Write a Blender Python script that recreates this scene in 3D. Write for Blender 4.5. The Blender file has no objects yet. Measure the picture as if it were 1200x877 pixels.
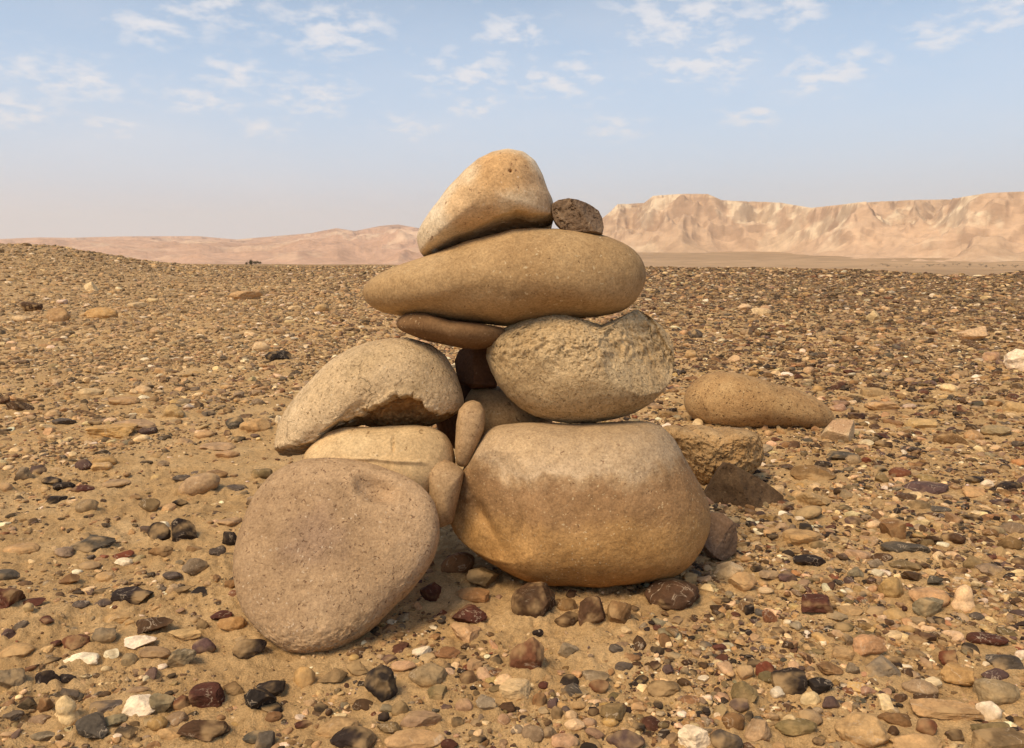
import bpy, bmesh, math, random
import numpy as np
from mathutils import Vector, Matrix

# ------------------------------------------------------------------ scene basics
scene = bpy.context.scene
col = scene.collection
rng = np.random.default_rng(11)
H = 0.60                      # camera height above the gravel plain
FPX = 942.0                   # focal length in photo pixels (photo 1200 x 877)
PITCH = math.radians(8.3)
CX, CY = 600.0, 438.5
cp, sp = math.cos(PITCH), math.sin(PITCH)
FWD = np.array([0, cp, -sp]); UP = np.array([0, sp, cp]); RIGHT = np.array([1.0, 0, 0])
CAM = np.array([0, 0, H])

def ray(px, py):
    px = np.asarray(px, float); py = np.asarray(py, float)
    return (FWD + ((px - CX) / FPX)[..., None] * RIGHT - ((py - CY) / FPX)[..., None] * UP)

def project(P):
    d = P - CAM
    z = d @ FWD
    zz = np.where(z > 1e-3, z, 1e-3)
    return CX + FPX * (d @ RIGHT) / zz, CY - FPX * (d @ UP) / zz, z

# ------------------------------------------------------------------ vector noise
_perm = np.random.default_rng(5).permutation(256).astype(np.int64)
_perm = np.concatenate([_perm, _perm, _perm])
_g = np.random.default_rng(6).normal(size=(256, 3)); _g /= np.linalg.norm(_g, axis=1)[:, None]

def pnoise(P):
    P = np.asarray(P, float)
    i = np.floor(P).astype(np.int64); f = P - i; i &= 255
    u = f * f * f * (f * (f * 6 - 15) + 10)
    out = 0
    for dx in (0, 1):
        wx = u[:, 0] if dx else 1 - u[:, 0]
        a = _perm[i[:, 0] + dx]
        for dy in (0, 1):
            wy = u[:, 1] if dy else 1 - u[:, 1]
            b = _perm[a + i[:, 1] + dy]
            for dz in (0, 1):
                wz = u[:, 2] if dz else 1 - u[:, 2]
                g = _g[_perm[b + i[:, 2] + dz]]
                out = out + wx * wy * wz * ((f[:, 0] - dx) * g[:, 0] + (f[:, 1] - dy) * g[:, 1] + (f[:, 2] - dz) * g[:, 2])
    return out * 1.5

def fbm(P, octv=4, gain=.5, ridged=False):
    P = np.asarray(P, float)
    s = 0; a = 1.0; tot = 0
    for k in range(octv):
        n = pnoise(P * (2.03 ** k) + 17.3 * k)
        if ridged: n = 1 - 2 * np.abs(n)
        s = s + a * n; tot += a; a *= gain
    return s / tot

def sstep(a, b, x):
    t = np.clip((x - a) / (b - a), 0, 1)
    return t * t * (3 - 2 * t)

# ------------------------------------------------------------------ mesh helpers
_ico = {}
def ico(sub):
    if sub not in _ico:
        bm = bmesh.new(); bmesh.ops.create_icosphere(bm, subdivisions=sub, radius=1)
        v = np.array([x.co[:] for x in bm.verts]); f = np.array([[q.index for q in x.verts] for x in bm.faces], np.int32)
        bm.free(); _ico[sub] = (v / np.linalg.norm(v, axis=1)[:, None], f)
    return _ico[sub]

def mesh_np(name, V, F, smooth=True):
    me = bpy.data.meshes.new(name)
    V = np.asarray(V, np.float32); F = np.asarray(F, np.int32); k = F.shape[1]
    me.vertices.add(len(V)); me.vertices.foreach_set('co', V.ravel())
    me.loops.add(F.size); me.loops.foreach_set('vertex_index', F.ravel())
    me.polygons.add(len(F)); me.polygons.foreach_set('loop_start', np.arange(0, F.size, k, dtype=np.int32))
    me.polygons.foreach_set('use_smooth', np.full(len(F), smooth, dtype=bool))
    me.update(calc_edges=True)
    return me

def link(name, me, mat=None, loc=(0, 0, 0), **props):
    o = bpy.data.objects.new(name, me); col.objects.link(o); o.location = loc
    if mat is not None: me.materials.append(mat)
    for k, v in props.items(): o[k] = v
    return o

# ------------------------------------------------------------------ node helpers
class NT:
    def __init__(s, tree): s.t = tree; s.n = tree.nodes; s.l = tree.links
    def new(s, typ, ins=None, **at):
        nd = s.n.new(typ)
        for k, v in at.items(): setattr(nd, k, v)
        for k, v in (ins or {}).items():
            sk = nd.inputs[k]
            if isinstance(v, bpy.types.NodeSocket): s.l.new(v, sk)
            else: sk.default_value = v
        return nd
    def noise(s, vec, scale, detail=4, rough=.55, dist=0):
        return s.new('ShaderNodeTexNoise', {'Vector': vec, 'Scale': scale, 'Detail': detail, 'Roughness': rough, 'Distortion': dist}).outputs['Fac']
    def math(s, op, a, b=0.0, c=0.0, clamp=False):
        nd = s.new('ShaderNodeMath', {0: a, 1: b, 2: c}, operation=op); nd.use_clamp = clamp
        return nd.outputs[0]
    def mapr(s, v, a, b, c=0.0, d=1.0, kind='SMOOTHSTEP'):
        return s.new('ShaderNodeMapRange', {'Value': v, 'From Min': a, 'From Max': b, 'To Min': c, 'To Max': d}, interpolation_type=kind).outputs[0]
    def mix(s, f, a, b, blend='MIX'):
        nd = s.new('ShaderNodeMix', data_type='RGBA', blend_type=blend)
        for idx, v in ((0, f), (6, a), (7, b)):
            if isinstance(v, bpy.types.NodeSocket): s.l.new(v, nd.inputs[idx])
            else: nd.inputs[idx].default_value = v if idx == 0 else (*v[:3], 1)
        return nd.outputs[2]
    def ramp(s, f, stops, interp='LINEAR'):
        nd = s.new('ShaderNodeValToRGB', {'Fac': f}); cr = nd.color_ramp; cr.interpolation = interp
        while len(cr.elements) < len(stops): cr.elements.new(.5)
        for e, (p, c) in zip(cr.elements, stops): e.position = p; e.color = (*c[:3], 1)
        return nd.outputs[0]
    def vmath(s, op, a, b=(0, 0, 0)):
        return s.new('ShaderNodeVectorMath', {0: a, 1: b}, operation=op).outputs[0]

def new_mat(name):
    m = bpy.data.materials.new(name); m.use_nodes = True
    t = NT(m.node_tree); t.n.clear()
    out = t.new('ShaderNodeOutputMaterial')
    b = t.new('ShaderNodeBsdfPrincipled', {'Roughness': .8, 'Specular IOR Level': .25})
    t.l.new(b.outputs[0], out.inputs[0])
    return m, t, b

def stone_mat(name, dark, mid, light, scale=9, fleck=(0, 60, (.7, .62, .5)), pit=(0, 40, (.1, .06, .03)), bump=.35, fine=1.0,
              strata=None, height=.3, rough=.86, patch=None, warp=.06, spec=.15, fresh=None, cracks=0):
    """strata: [(0..1 height, colour), ...]; patch: list of (centre xyz, radius, colour, strength)"""
    m, t, b = new_mat(name)
    tc = t.new('ShaderNodeTexCoord').outputs['Object']
    off = t.vmath('ADD', tc, tuple(np.random.default_rng(sum(map(ord, name))).uniform(0, 20, 3)))
    n1 = t.noise(off, scale, 9, .62)
    n2 = t.noise(off, scale * .35, 4, .5)
    base = t.ramp(n1, [(.30, dark), (.5, mid), (.72, light)])
    if strata:
        z = t.new('ShaderNodeSeparateXYZ', {0: tc}).outputs[2]
        zz = t.math('DIVIDE', z, height)
        w = t.math('MULTIPLY', t.math('SUBTRACT', t.noise(off, 7, 5, .55), .5), warp / height * 2.2)
        w2 = t.math('MULTIPLY', t.math('SUBTRACT', t.noise(off, 40, 4, .6), .5), warp / height * .95)
        sc = t.ramp(t.math('ADD', t.math('ADD', zz, w), w2), strata)
        base = t.mix(.78, base, sc)
        base = t.mix(.55, base, t.ramp(n1, [(.3, (.62, .6, .58)), (.7, (1.25, 1.25, 1.25))]), 'MULTIPLY')
    for (c, r, pc, st) in (patch or []):
        d = t.new('ShaderNodeVectorMath', {0: tc, 1: c}, operation='DISTANCE').outputs['Value']
        dn = t.math('ADD', d, t.math('MULTIPLY', t.math('SUBTRACT', t.noise(off, 14, 5, .6), .5), r * 1.3))
        base = t.mix(t.mapr(dn, r * 1.15, r * .55, 0, st), base, pc)
    # weathering: irregular darker stains, hairline cracks, then fine grain
    stn = t.noise(t.vmath('ADD', off, (4.2, 1.7, 8.8)), scale * .9, 7, .68, .5)
    base = t.mix(t.mapr(stn, .54, .68, 0, .42), base, tuple(x * .58 for x in dark))
    crack = 0.0
    if cracks:
     ckw = t.new('ShaderNodeTexNoise', {'Vector': off, 'Scale': 22.0, 'Detail': 5.0}).outputs['Color']
     ckv = t.vmath('ADD', off, t.new('ShaderNodeVectorMath', {0: ckw, 3: .07}, operation='SCALE').outputs[0])
     ck = t.new('ShaderNodeTexVoronoi', {'Vector': ckv, 'Scale': 6.5}, feature='DISTANCE_TO_EDGE').outputs['Distance']
     crack = t.math('MULTIPLY', t.mapr(ck, .012, .002), t.mapr(t.noise(t.vmath('ADD', off, (9.1, 3.3, 2.2)), 9, 3), .55, .64))
     base = t.mix(t.math('MULTIPLY', crack, cracks), base, tuple(x * .35 for x in dark))
    base = t.mix(1.0, base, t.ramp(n2, [(.3, (.86, .85, .83)), (.7, (1.12, 1.12, 1.13))]), 'MULTIPLY')
    g = t.noise(off, 230, 6, .75)
    base = t.mix(1.0, base, t.ramp(g, [(.28, (.60, .57, .54)), (.5, (1, 1, 1)), (.74, (1.36, 1.35, 1.33))]), 'MULTIPLY')
    g2 = t.noise(off, 60, 5, .7)
    base = t.mix(1.0, base, t.ramp(g2, [(.28, (.80, .78, .76)), (.5, (1, 1, 1)), (.74, (1.16, 1.16, 1.15))]), 'MULTIPLY')
    hgt = t.math('ADD', t.math('MULTIPLY', t.noise(off, 45, 6, .65), 1.0), t.math('MULTIPLY', t.noise(off, 190, 5, .7), .5 * fine))
    hgt = t.math('SUBTRACT', hgt, t.math('MULTIPLY', crack, .9))
    hgt = t.math('ADD', hgt, t.math('MULTIPLY', t.noise(off, 16, 5, .6), 2.2))
    if fleck[0] > 0:
        v = t.new('ShaderNodeTexVoronoi', {'Scale': fleck[1]})
        wv = t.new('ShaderNodeTexNoise', {'Vector': off, 'Scale': fleck[1] * .9, 'Detail': 4.0}).outputs['Color']
        sc_ = t.new('ShaderNodeVectorMath', {0: wv, 3: 2.2 / fleck[1]}, operation='SCALE').outputs[0]
        t.l.new(t.vmath('ADD', off, sc_), v.inputs['Vector'])
        gate = t.new('ShaderNodeSeparateColor', {0: v.outputs['Color']}).outputs[0]
        f = t.math('MULTIPLY', t.mapr(v.outputs['Distance'], .32, .16), t.math('GREATER_THAN', gate, 1 - fleck[0]))
        cl = t.mapr(t.noise(off, scale * .8, 3), .42, .6)
        base = t.mix(t.math('MULTIPLY', t.math('MULTIPLY', f, .75), t.math('MULTIPLY_ADD', cl, .7, .3)), base, fleck[2])
    if pit[0] > 0:
        v = t.new('ShaderNodeTexVoronoi', {'Scale': pit[1]})
        wv = t.new('ShaderNodeTexNoise', {'Vector': off, 'Scale': pit[1] * 1.1, 'Detail': 3.0}).outputs['Color']
        sc_ = t.new('ShaderNodeVectorMath', {0: wv, 3: 3.0 / pit[1]}, operation='SCALE').outputs[0]
        t.l.new(t.vmath('ADD', off, sc_), v.inputs['Vector'])
        gate = t.new('ShaderNodeSeparateColor', {0: v.outputs['Color']}).outputs[1]
        f = t.math('MULTIPLY', t.mapr(v.outputs['Distance'], .36, .14), t.math('GREATER_THAN', gate, 1 - pit[0]))
        base = t.mix(t.math('MULTIPLY', f, .8), base, pit[2])
        hgt = t.math('SUBTRACT', hgt, t.math('MULTIPLY', f, .8))
    if fresh:                                            # marked faces: newly broken rock, and a darker underside facet
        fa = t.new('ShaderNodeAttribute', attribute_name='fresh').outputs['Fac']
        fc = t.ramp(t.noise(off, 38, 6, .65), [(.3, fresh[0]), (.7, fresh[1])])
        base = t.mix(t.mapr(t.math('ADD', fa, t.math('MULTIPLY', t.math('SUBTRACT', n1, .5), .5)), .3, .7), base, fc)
    bp = t.new('ShaderNodeBump', {'Strength': bump, 'Distance': .006, 'Height': hgt}).outputs[0]
    t.l.new(base, b.inputs['Base Color']); t.l.new(bp, b.inputs['Normal'])
    b.inputs['Roughness'].default_value = rough; b.inputs['Specular IOR Level'].default_value = spec
    return m
EXPOSURE = 1.3
SKY_TINT = (1.12, 1.0, .84)
HZN0 = (3.95, 4.4, 4.85); HZN1 = (2.85, 4.3, 6.5); CLOUDC = (5.4, 5.3, 5.4)
SAND_D = (.40, .255, .115); SAND_M = (.53, .352, .167); SAND_L = (.62, .435, .225)
HAZEC = (.95, .90, .83, 1); HAZED = .00014
# ------------------------------------------------------------------ camera, light, sky
cam = bpy.data.cameras.new('camera'); camo = bpy.data.objects.new('camera', cam); col.objects.link(camo)
camo.location = (0, 0, H); camo.rotation_euler = (math.radians(90) - PITCH, 0, 0)
cam.sensor_width = 36; cam.lens = 36 * FPX / 1200; cam.clip_start = .02; cam.clip_end = 30000
scene.camera = camo

SUN_EL, SUN_AZ = math.radians(54), math.radians(222)     # azimuth clockwise from +Y: behind the camera, to its left
sd = Vector((math.sin(SUN_AZ) * math.cos(SUN_EL), math.cos(SUN_AZ) * math.cos(SUN_EL), math.sin(SUN_EL)))
sun = bpy.data.lights.new('sun', 'SUN'); sun.energy = 1.5; sun.angle = math.radians(25); sun.color = (1, .775, .50)
suno = bpy.data.objects.new('sun', sun); col.objects.link(suno)
suno.rotation_euler = sd.to_track_quat('Z', 'Y').to_euler(); suno.location = (0, 0, 20)

world = bpy.data.worlds.new('World'); scene.world = world; world.use_nodes = True
t = NT(world.node_tree); t.n.clear()
wo = t.new('ShaderNodeOutputWorld')
bg = t.new('ShaderNodeBackground', {'Strength': .07}); t.l.new(bg.outputs[0], wo.inputs[0])
sky = t.new('ShaderNodeTexSky', sky_type='NISHITA', sun_disc=False, sun_elevation=SUN_EL, sun_rotation=SUN_AZ,
            air_density=1.0, dust_density=1.2, ozone_density=1.6, altitude=400)
tc = t.new('ShaderNodeTexCoord').outputs['Generated']
sep = t.new('ShaderNodeSeparateXYZ', {0: tc})
zc = t.math('MAXIMUM', sep.outputs[2], 0.0)
den = t.math('ADD', zc, .24)
px = t.math('DIVIDE', sep.outputs[0], den); py = t.math('DIVIDE', sep.outputs[1], den)
cv = t.new('ShaderNodeCombineXYZ', {0: px, 1: py, 2: 0.0}).outputs[0]
n1 = t.noise(cv, 15, 7, .55, .15)
n2 = t.noise(t.vmath('ADD', cv, (3.1, 7.7, 0)), 1.1, 4, .55)
# clusters of small fair-weather clouds, placed by compass direction and height above the horizon
def skyp(px_, py_):
    d = ray(px_, py_); d = d / np.linalg.norm(d)
    z = max(d[2], 0) + .24
    return (d[0] / z, d[1] / z, 0.0)
clus = [(390, 38, .34), (180, 32, .22), (600, 42, .25), (545, 88, .30), (800, 22, .42), (820, 70, .40), (660, 95, .32), (95, 95, .30),
        (275, 86, .22), (365, 112, .30), (10, 75, .25), (1100, 42, .20), (1170, 15, .25), (235, 116, .24), (20, 130, .28), (960, 90, .28), (130, 150, .2), (480, 150, .22), (560, 125, .2), (720, 150, .22), (880, 135, .2), (990, 75, .22), (310, 150, .2), (245, 5, .3), (925, 12, .2)]
mask = None
for (qx, qy, r) in clus:
    d = t.new('ShaderNodeVectorMath', {0: cv, 1: skyp(qx, qy)}, operation='DISTANCE').outputs['Value']
    f = t.mapr(d, r * .78, r * .06)
    mask = f if mask is None else t.math('MAXIMUM', mask, f)
thr = t.math('SUBTRACT', n1, t.math('SUBTRACT', .60, t.math('MULTIPLY', mask, .17)))
cl = t.mapr(thr, -.08, .2)
cl = t.math('MULTIPLY', cl, t.mapr(zc, .03, .14))
thin = t.math('MULTIPLY', t.mapr(n2, .42, .75), .2)
cl = t.math('MAXIMUM', t.math('MULTIPLY', cl, t.math('MULTIPLY_ADD', mask, .62, .12)), thin)
skyc = t.mix(1.0, sky.outputs[0], SKY_TINT, 'MULTIPLY')
# pale dusty layer low over the horizon
skyc = t.mix(t.mapr(zc, .42, .0, 0, 1.0, 'SMOOTHSTEP'), skyc, t.ramp(t.mapr(zc, 0.02, .26, 0, 1, 'LINEAR'), [(0, HZN0), (1, HZN1)]))
skyc = t.mix(cl, skyc, CLOUDC)
t.l.new(skyc, bg.inputs['Color'])

vs = scene.view_settings
scene.display_settings.display_device = 'sRGB'
vs.view_transform = 'Standard'; vs.look = 'None'; vs.exposure = EXPOSURE; vs.gamma = 1; vs.use_curve_mapping = False
scene.render.engine = 'CYCLES'
scene.cycles.max_bounces = 6; scene.cycles.diffuse_bounces = 4; scene.cycles.glossy_bounces = 2
scene.cycles.volume_bounces = 1; scene.cycles.use_denoising = True
scene.cycles.sample_clamp_indirect = 6
# ------------------------------------------------------------------ the ground: one sheet from the camera's feet to the far valley
PXAZ = lambda px: np.arctan2((np.asarray(px, float) - CX) / FPX, cp)      # photo column -> compass angle near the horizon
_crx = PXAZ([-900, -300, 0, 40, 80, 130, 190, 240, 300, 500])
_crh = np.array([1.5, 1.3, 1.02, 1.00, .94, .68, .34, .12, 0, 0])   # left rise: crest height at 34 m
_edx = PXAZ([-400, 300, 480, 760, 900, 1000, 1060, 1100, 1140, 1200, 1400])
_edr = np.array([70, 70, 62, 46, 44, 38, 32, 28, 26, 30, 36.0])

def ground_h(x, y):
    x = np.asarray(x, float); y = np.asarray(y, float)
    r = np.hypot(x, y); az = np.arctan2(x, y)
    P = np.stack([x, y, np.zeros_like(x)], -1)
    z = .012 * fbm(P * 1.6, 3) * sstep(.2, 1.5, r) + .05 * fbm(P * .22 + 9, 3) * sstep(4, 14, r)
    near = r < 8
    if near.any():
        Q = P[near]
        lump = fbm(Q * 7, 4)
        z[near] += ((.013 * lump + .010 * fbm(Q * 30, 4, .66) + .006 * fbm(Q * 75 + 5, 3, .6)) * (.55 + .9 * np.clip(.5 + fbm(Q * 2.3 + 40, 2), 0, 1)) + .006 * np.maximum(0, fbm(Q * 16 + 3, 3, .5, True)) ) * sstep(8, 4, r[near])
    front = np.abs(az) < 1.9
    rise = np.interp(az, _crx, _crh) * sstep(7, 35, r) * front
    hump = .17 * sstep(PXAZ(1125), PXAZ(1215), az) * sstep(17, 30, r) * sstep(2.2, 1.6, az)
    swale = -.10 * sstep(20, 30, r) * sstep(48, 34, r) * sstep(PXAZ(150), PXAZ(260), az) * sstep(PXAZ(620), PXAZ(500), az)
    z = z + (rise + hump + swale) * (1 + .05 * fbm(P * .5, 3))
    edge = np.interp(az, _edx, _edr) + 2.5 * fbm(np.stack([az * 14, az * 0, az * 0], -1), 3)
    edge = np.where(rise > .03, np.maximum(edge, 38), edge)
    drop = sstep(0, 1, (r - edge) / 160) * 15 + np.clip((r - edge), 0, 8) ** 2 * .006
    z = z - drop - np.clip(rise, 0, 9) * sstep(38, 80, r)
    # gently rising outwash between the dry stream bed and the feet of the hills
    z = z + sstep(900, 2300, r) * 33 * sstep(PXAZ(560), PXAZ(700), az) * front + 1.6 * fbm(P * .004, 3) * sstep(250, 700, r) * sstep(2300, 1500, r)
    return z

ths = [np.radians(a) for a in np.concatenate([np.arange(-180, -64, 4), np.arange(-64, -42, .5), np.arange(-42, 42, .14), np.arange(42, 64, .5), np.arange(64, 180, 4)])]
ths = np.array(ths)
rs = [.12]
while rs[-1] < 2600:
    r_ = rs[-1]
    rs.append(r_ * (1.05 if r_ < .75 else 1.0052 if r_ < 4 else 1.012 if r_ < 80 else 1.03))
rs = np.array(rs)
R_, T_ = np.meshgrid(rs, ths, indexing='ij')
gx = (R_ * np.sin(T_)).ravel(); gy = (R_ * np.cos(T_)).ravel()
gz = ground_h(gx, gy)
nr, nt = len(rs), len(ths)
I = np.arange(nr * nt).reshape(nr, nt)
A = I[:-1, :]; B = I[1:, :]
F = np.stack([A, np.roll(A, -1, 1), np.roll(B, -1, 1), B], -1).reshape(-1, 4)
V = np.stack([gx, gy, gz], -1)
V = np.vstack([V, [[0, 0, float(gz[:nt].mean())]]])
me = mesh_np('ground', V, F)
fan = bmesh.new(); fan.from_mesh(me); fan.verts.ensure_lookup_table()
cverts = fan.verts[len(V) - 1]
for k in range(nt):
    fan.faces.new((fan.verts[(k + 1) % nt], fan.verts[k], cverts)).smooth = True
fan.normal_update(); fan.to_mesh(me); fan.free()

m, t, b = new_mat('desert_ground')
pos = t.new('ShaderNodeTexCoord').outputs['Object']
n_big = t.noise(pos, .35, 5, .6); n_mid = t.noise(pos, 5, 7, .62); n_fine = t.noise(pos, 90, 6, .7); n_grain = t.noise(pos, 420, 3, .7)
sand = t.ramp(n_mid, [(.28, SAND_D), (.5, SAND_M), (.72, SAND_L)])
sand = t.mix(1, sand, t.ramp(n_fine, [(.3, (.72, .70, .67)), (.5, (1, 1, 1)), (.72, (1.22, 1.21, 1.2))]), 'MULTIPLY')
sand = t.mix(1, sand, t.ramp(n_grain, [(.3, (.72, .70, .68)), (.5, (1, 1, 1)), (.7, (1.25, 1.25, 1.25))]), 'MULTIPLY')
dist = t.new('ShaderNodeVectorMath', {0: pos}, operation='LENGTH').outputs['Value']
# the stony plain: little stones of many colours lying close together
def mosaic(scale):
    wv = t.new('ShaderNodeTexNoise', {'Vector': pos, 'Scale': scale * .8, 'Detail': 2.0}).outputs['Color']
    sc_ = t.new('ShaderNodeVectorMath', {0: wv, 3: .8 / scale}, operation='SCALE').outputs[0]
    v = t.new('ShaderNodeTexVoronoi', {'Vector': t.vmath('ADD', pos, sc_), 'Scale': scale})
    s = t.new('ShaderNodeSeparateColor', {0: v.outputs['Color']})
    c = t.ramp(s.outputs[0], [(0, (.035, .028, .026)), (.22, (.085, .055, .04)), (.42, (.20, .13, .075)), (.62, (.31, .21, .12)), (.82, (.40, .28, .165)), (1, (.6, .5, .36))])
    on = t.math('MULTIPLY', t.math('LESS_THAN', s.outputs[1], .72), t.mapr(v.outputs['Distance'], .55, .38))
    return c, on, v.outputs['Distance']
c1, on1, d1 = mosaic(34)
c2, on2, d2 = mosaic(11)
stony = t.mapr(dist, 6, 16)
f1 = t.math('MULTIPLY', on1, t.mapr(dist, 5, 14, 0, .9))
f2 = t.math('MULTIPLY', on2, t.mapr(dist, 14, 30, 0, .85))
c = t.mix(f1, sand, c1); c = t.mix(f2, c, c2)
c = t.mix(t.math('MULTIPLY', t.mapr(dist, 14, 40), t.mapr(n_big, .40, .62, .12, .42)), c, (.14, .092, .055))
# darker varnished stones on the right-hand side of the plain, bare tan sand on the left rise
sx = t.new('ShaderNodeSeparateXYZ', {0: pos})
side = t.math('DIVIDE', sx.outputs[0], t.math('MAXIMUM', dist, 1.0))
side = t.math('ADD', side, t.math('MULTIPLY', t.math('SUBTRACT', n_big, .5), .5))
c = t.mix(t.math('MULTIPLY', t.mapr(side, -.12, .22), t.mapr(dist, 5, 14, 0, .62)), c, (.105, .070, .042))
# valley beyond the edge: pale fine silt with faint bands and one light dry stream bed
zpos = sx.outputs[2]
val = t.mapr(zpos, -2, -7)
wob = t.math('MULTIPLY', t.math('SUBTRACT', t.noise(pos, .006, 4, .6), .5), 500)
vr = t.ramp(t.mapr(t.math('ADD', dist, wob), 200, 2400, 0, 1, 'LINEAR'), [(0, (.30, .195, .10)), (.18, (.40, .265, .14)), (.3, (.34, .22, .115)), (.5, (.44, .295, .165)), (.62, (.37, .245, .135)), (1, (.46, .31, .175))])
scrub = t.new('ShaderNodeTexVoronoi', {'Vector': pos, 'Scale': .07}); sg = t.new('ShaderNodeSeparateColor', {0: scrub.outputs['Color']}).outputs[0]
scm = t.math('MULTIPLY', t.mapr(scrub.outputs['Distance'], .22, .12), t.math('MULTIPLY', t.math('GREATER_THAN', sg, .55), t.mapr(t.noise(pos, .004, 4), .47, .6)))
vr = t.mix(t.math('MULTIPLY', scm, .75), vr, (.12, .09, .05))
vr = t.mix(1, vr, t.ramp(t.noise(pos, .02, 6, .65), [(.3, (.75, .74, .72)), (.7, (1.2, 1.2, 1.2))]), 'MULTIPLY')
far = t.math('MAXIMUM', val, t.mapr(dist, 300, 420))
c = t.mix(far, c, vr)
bed = t.math('MULTIPLY', t.math('MULTIPLY', t.mapr(t.math('ADD', dist, t.math('MULTIPLY', wob, .12)), 640, 668), t.mapr(t.math('ADD', dist, t.math('MULTIPLY', wob, .12)), 800, 760)), t.mapr(t.math('DIVIDE', sx.outputs[0], dist), .40, .46))
c = t.mix(bed, c, (.66, .53, .36))
hg = t.math('ADD', t.math('MULTIPLY', n_fine, 1.0), t.math('MULTIPLY', n_grain, .45))
hg = t.math('ADD', hg, t.math('MULTIPLY', t.math('SUBTRACT', 1.0, d1), t.math('MULTIPLY', f1, 2.2)))
bp = t.new('ShaderNodeBump', {'Strength': .75, 'Distance': .011, 'Height': hg}).outputs[0]
t.l.new(c, b.inputs['Base Color']); t.l.new(bp, b.inputs['Normal']); b.inputs['Roughness'].default_value = .95; b.inputs['Specular IOR Level'].default_value = .1
link('ground', me, m, kind='structure')

# ------------------------------------------------------------------ the far hills: eroded badlands under a cliff-capped plateau
GA = .13; PULL = 330
def make_hills(name, px0, px1, rb, rc, rend, crest_pts, seed, mat, gul, foot, cliff, nr=240, step=.045):
    a0, a1 = PXAZ(px0), PXAZ(px1)
    az = np.arange(a0, a1, math.radians(step))
    r = np.concatenate([np.linspace(rb - 800, rc * 1.02, nr), np.linspace(rc * 1.03, rend, 14)])
    Rr, Az = np.meshgrid(r, az, indexing='ij')
    x = (Rr * np.sin(Az)).ravel(); y = (Rr * np.cos(Az)).ravel()
    cx_, cy_ = np.array(crest_pts, float).T
    ce = np.interp(Az.ravel(), PXAZ(cx_), cy_)
    gb = ground_h(x, y); base = gb
    tce = (CY - ce) / FPX
    zc = H + rc * np.cos(Az.ravel()) * (tce * cp - sp) / (cp + tce * sp)                        # height of the crest
    Hc = np.maximum(zc - base, 6)
    P = np.stack([x, y, np.full_like(x, seed * 531.7)], -1)
    wx = fbm(P / 900, 4) ; wy = fbm(P / 900 + 31, 4)
    Pw = P + np.stack([wx, wy, 0 * wx], -1) * 260
    rr = Rr.ravel()
    spur = fbm(Pw / (650 * gul), 4, .5, True)                   # large ridges running down to the plain
    rba = rb - PULL * sstep(PXAZ(840), PXAZ(1120), Az.ravel()) * (rb > 1800) + 170 * fbm(np.stack([Az.ravel() * 9, Az.ravel() * 0 + seed, rr * 0], -1), 3)
    t_ = (rr - rba) / (rc - rba) + .24 * spur - .12 + .05 * fbm(Pw / 140, 3)
    tt = np.clip(t_, 0, 1)
    gully = fbm(P / (330 * gul) + np.stack([wx, wy, 0 * wx], -1) * .8, 5, .52, True)
    prof = .56 * tt ** 1.05 + .14 * sstep(.30, .55, tt)
    prof = prof + cliff * sstep(.70, .745, tt) * .5 + cliff * .5 * sstep(.90, .93, tt)
    prof = prof / (.68 + cliff)
    body = np.sin(np.pi * np.clip(tt, 0, 1) ** .8)
    h = Hc * (prof + GA * body * gully + .015 * body * fbm(Pw / 60, 4))
    # cones and knolls of marl at the foot
    kn = np.maximum(0, fbm(P / 290 + 5, 5, .5, True) - .02)
    h = h + foot * Hc * kn * sstep(-.12, .10, t_) * sstep(.80, .30, t_)
    q_ = h / Hc * 7 + .8 * fbm(P / 500, 3)
    h = h + Hc * .022 * np.sin(2 * np.pi * q_) * sstep(.25, .6, tt)          # hard and soft beds weather into steps
    h = h * sstep(-.25, -.02, t_) - 6 * sstep(0, -.25, t_)
    flat = sstep(.93, 1.0, tt)
    h = np.where(flat > 0, h * (1 - flat) + Hc * (1 + .012 * fbm(P / 120, 3)) * flat, h)
    h = np.minimum(h, Hc * (1.0 + .015 * fbm(P / 90, 3)))
    z = np.minimum(base + h, H + (zc - H) * (.06 + .94 * np.minimum(1, rr / rc)) * (1 + .012 * fbm(P / 70, 3)))   # the plateau dips gently towards its rim
    n0, n1_ = Rr.shape
    I = np.arange(n0 * n1_).reshape(n0, n1_)
    F = np.stack([I[:-1, :-1], I[:-1, 1:], I[1:, 1:], I[1:, :-1]], -1).reshape(-1, 4)
    me = mesh_np(name, np.stack([x, y, z], -1), F)
    o = link(name, me, mat, kind='structure')
    return o

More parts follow.
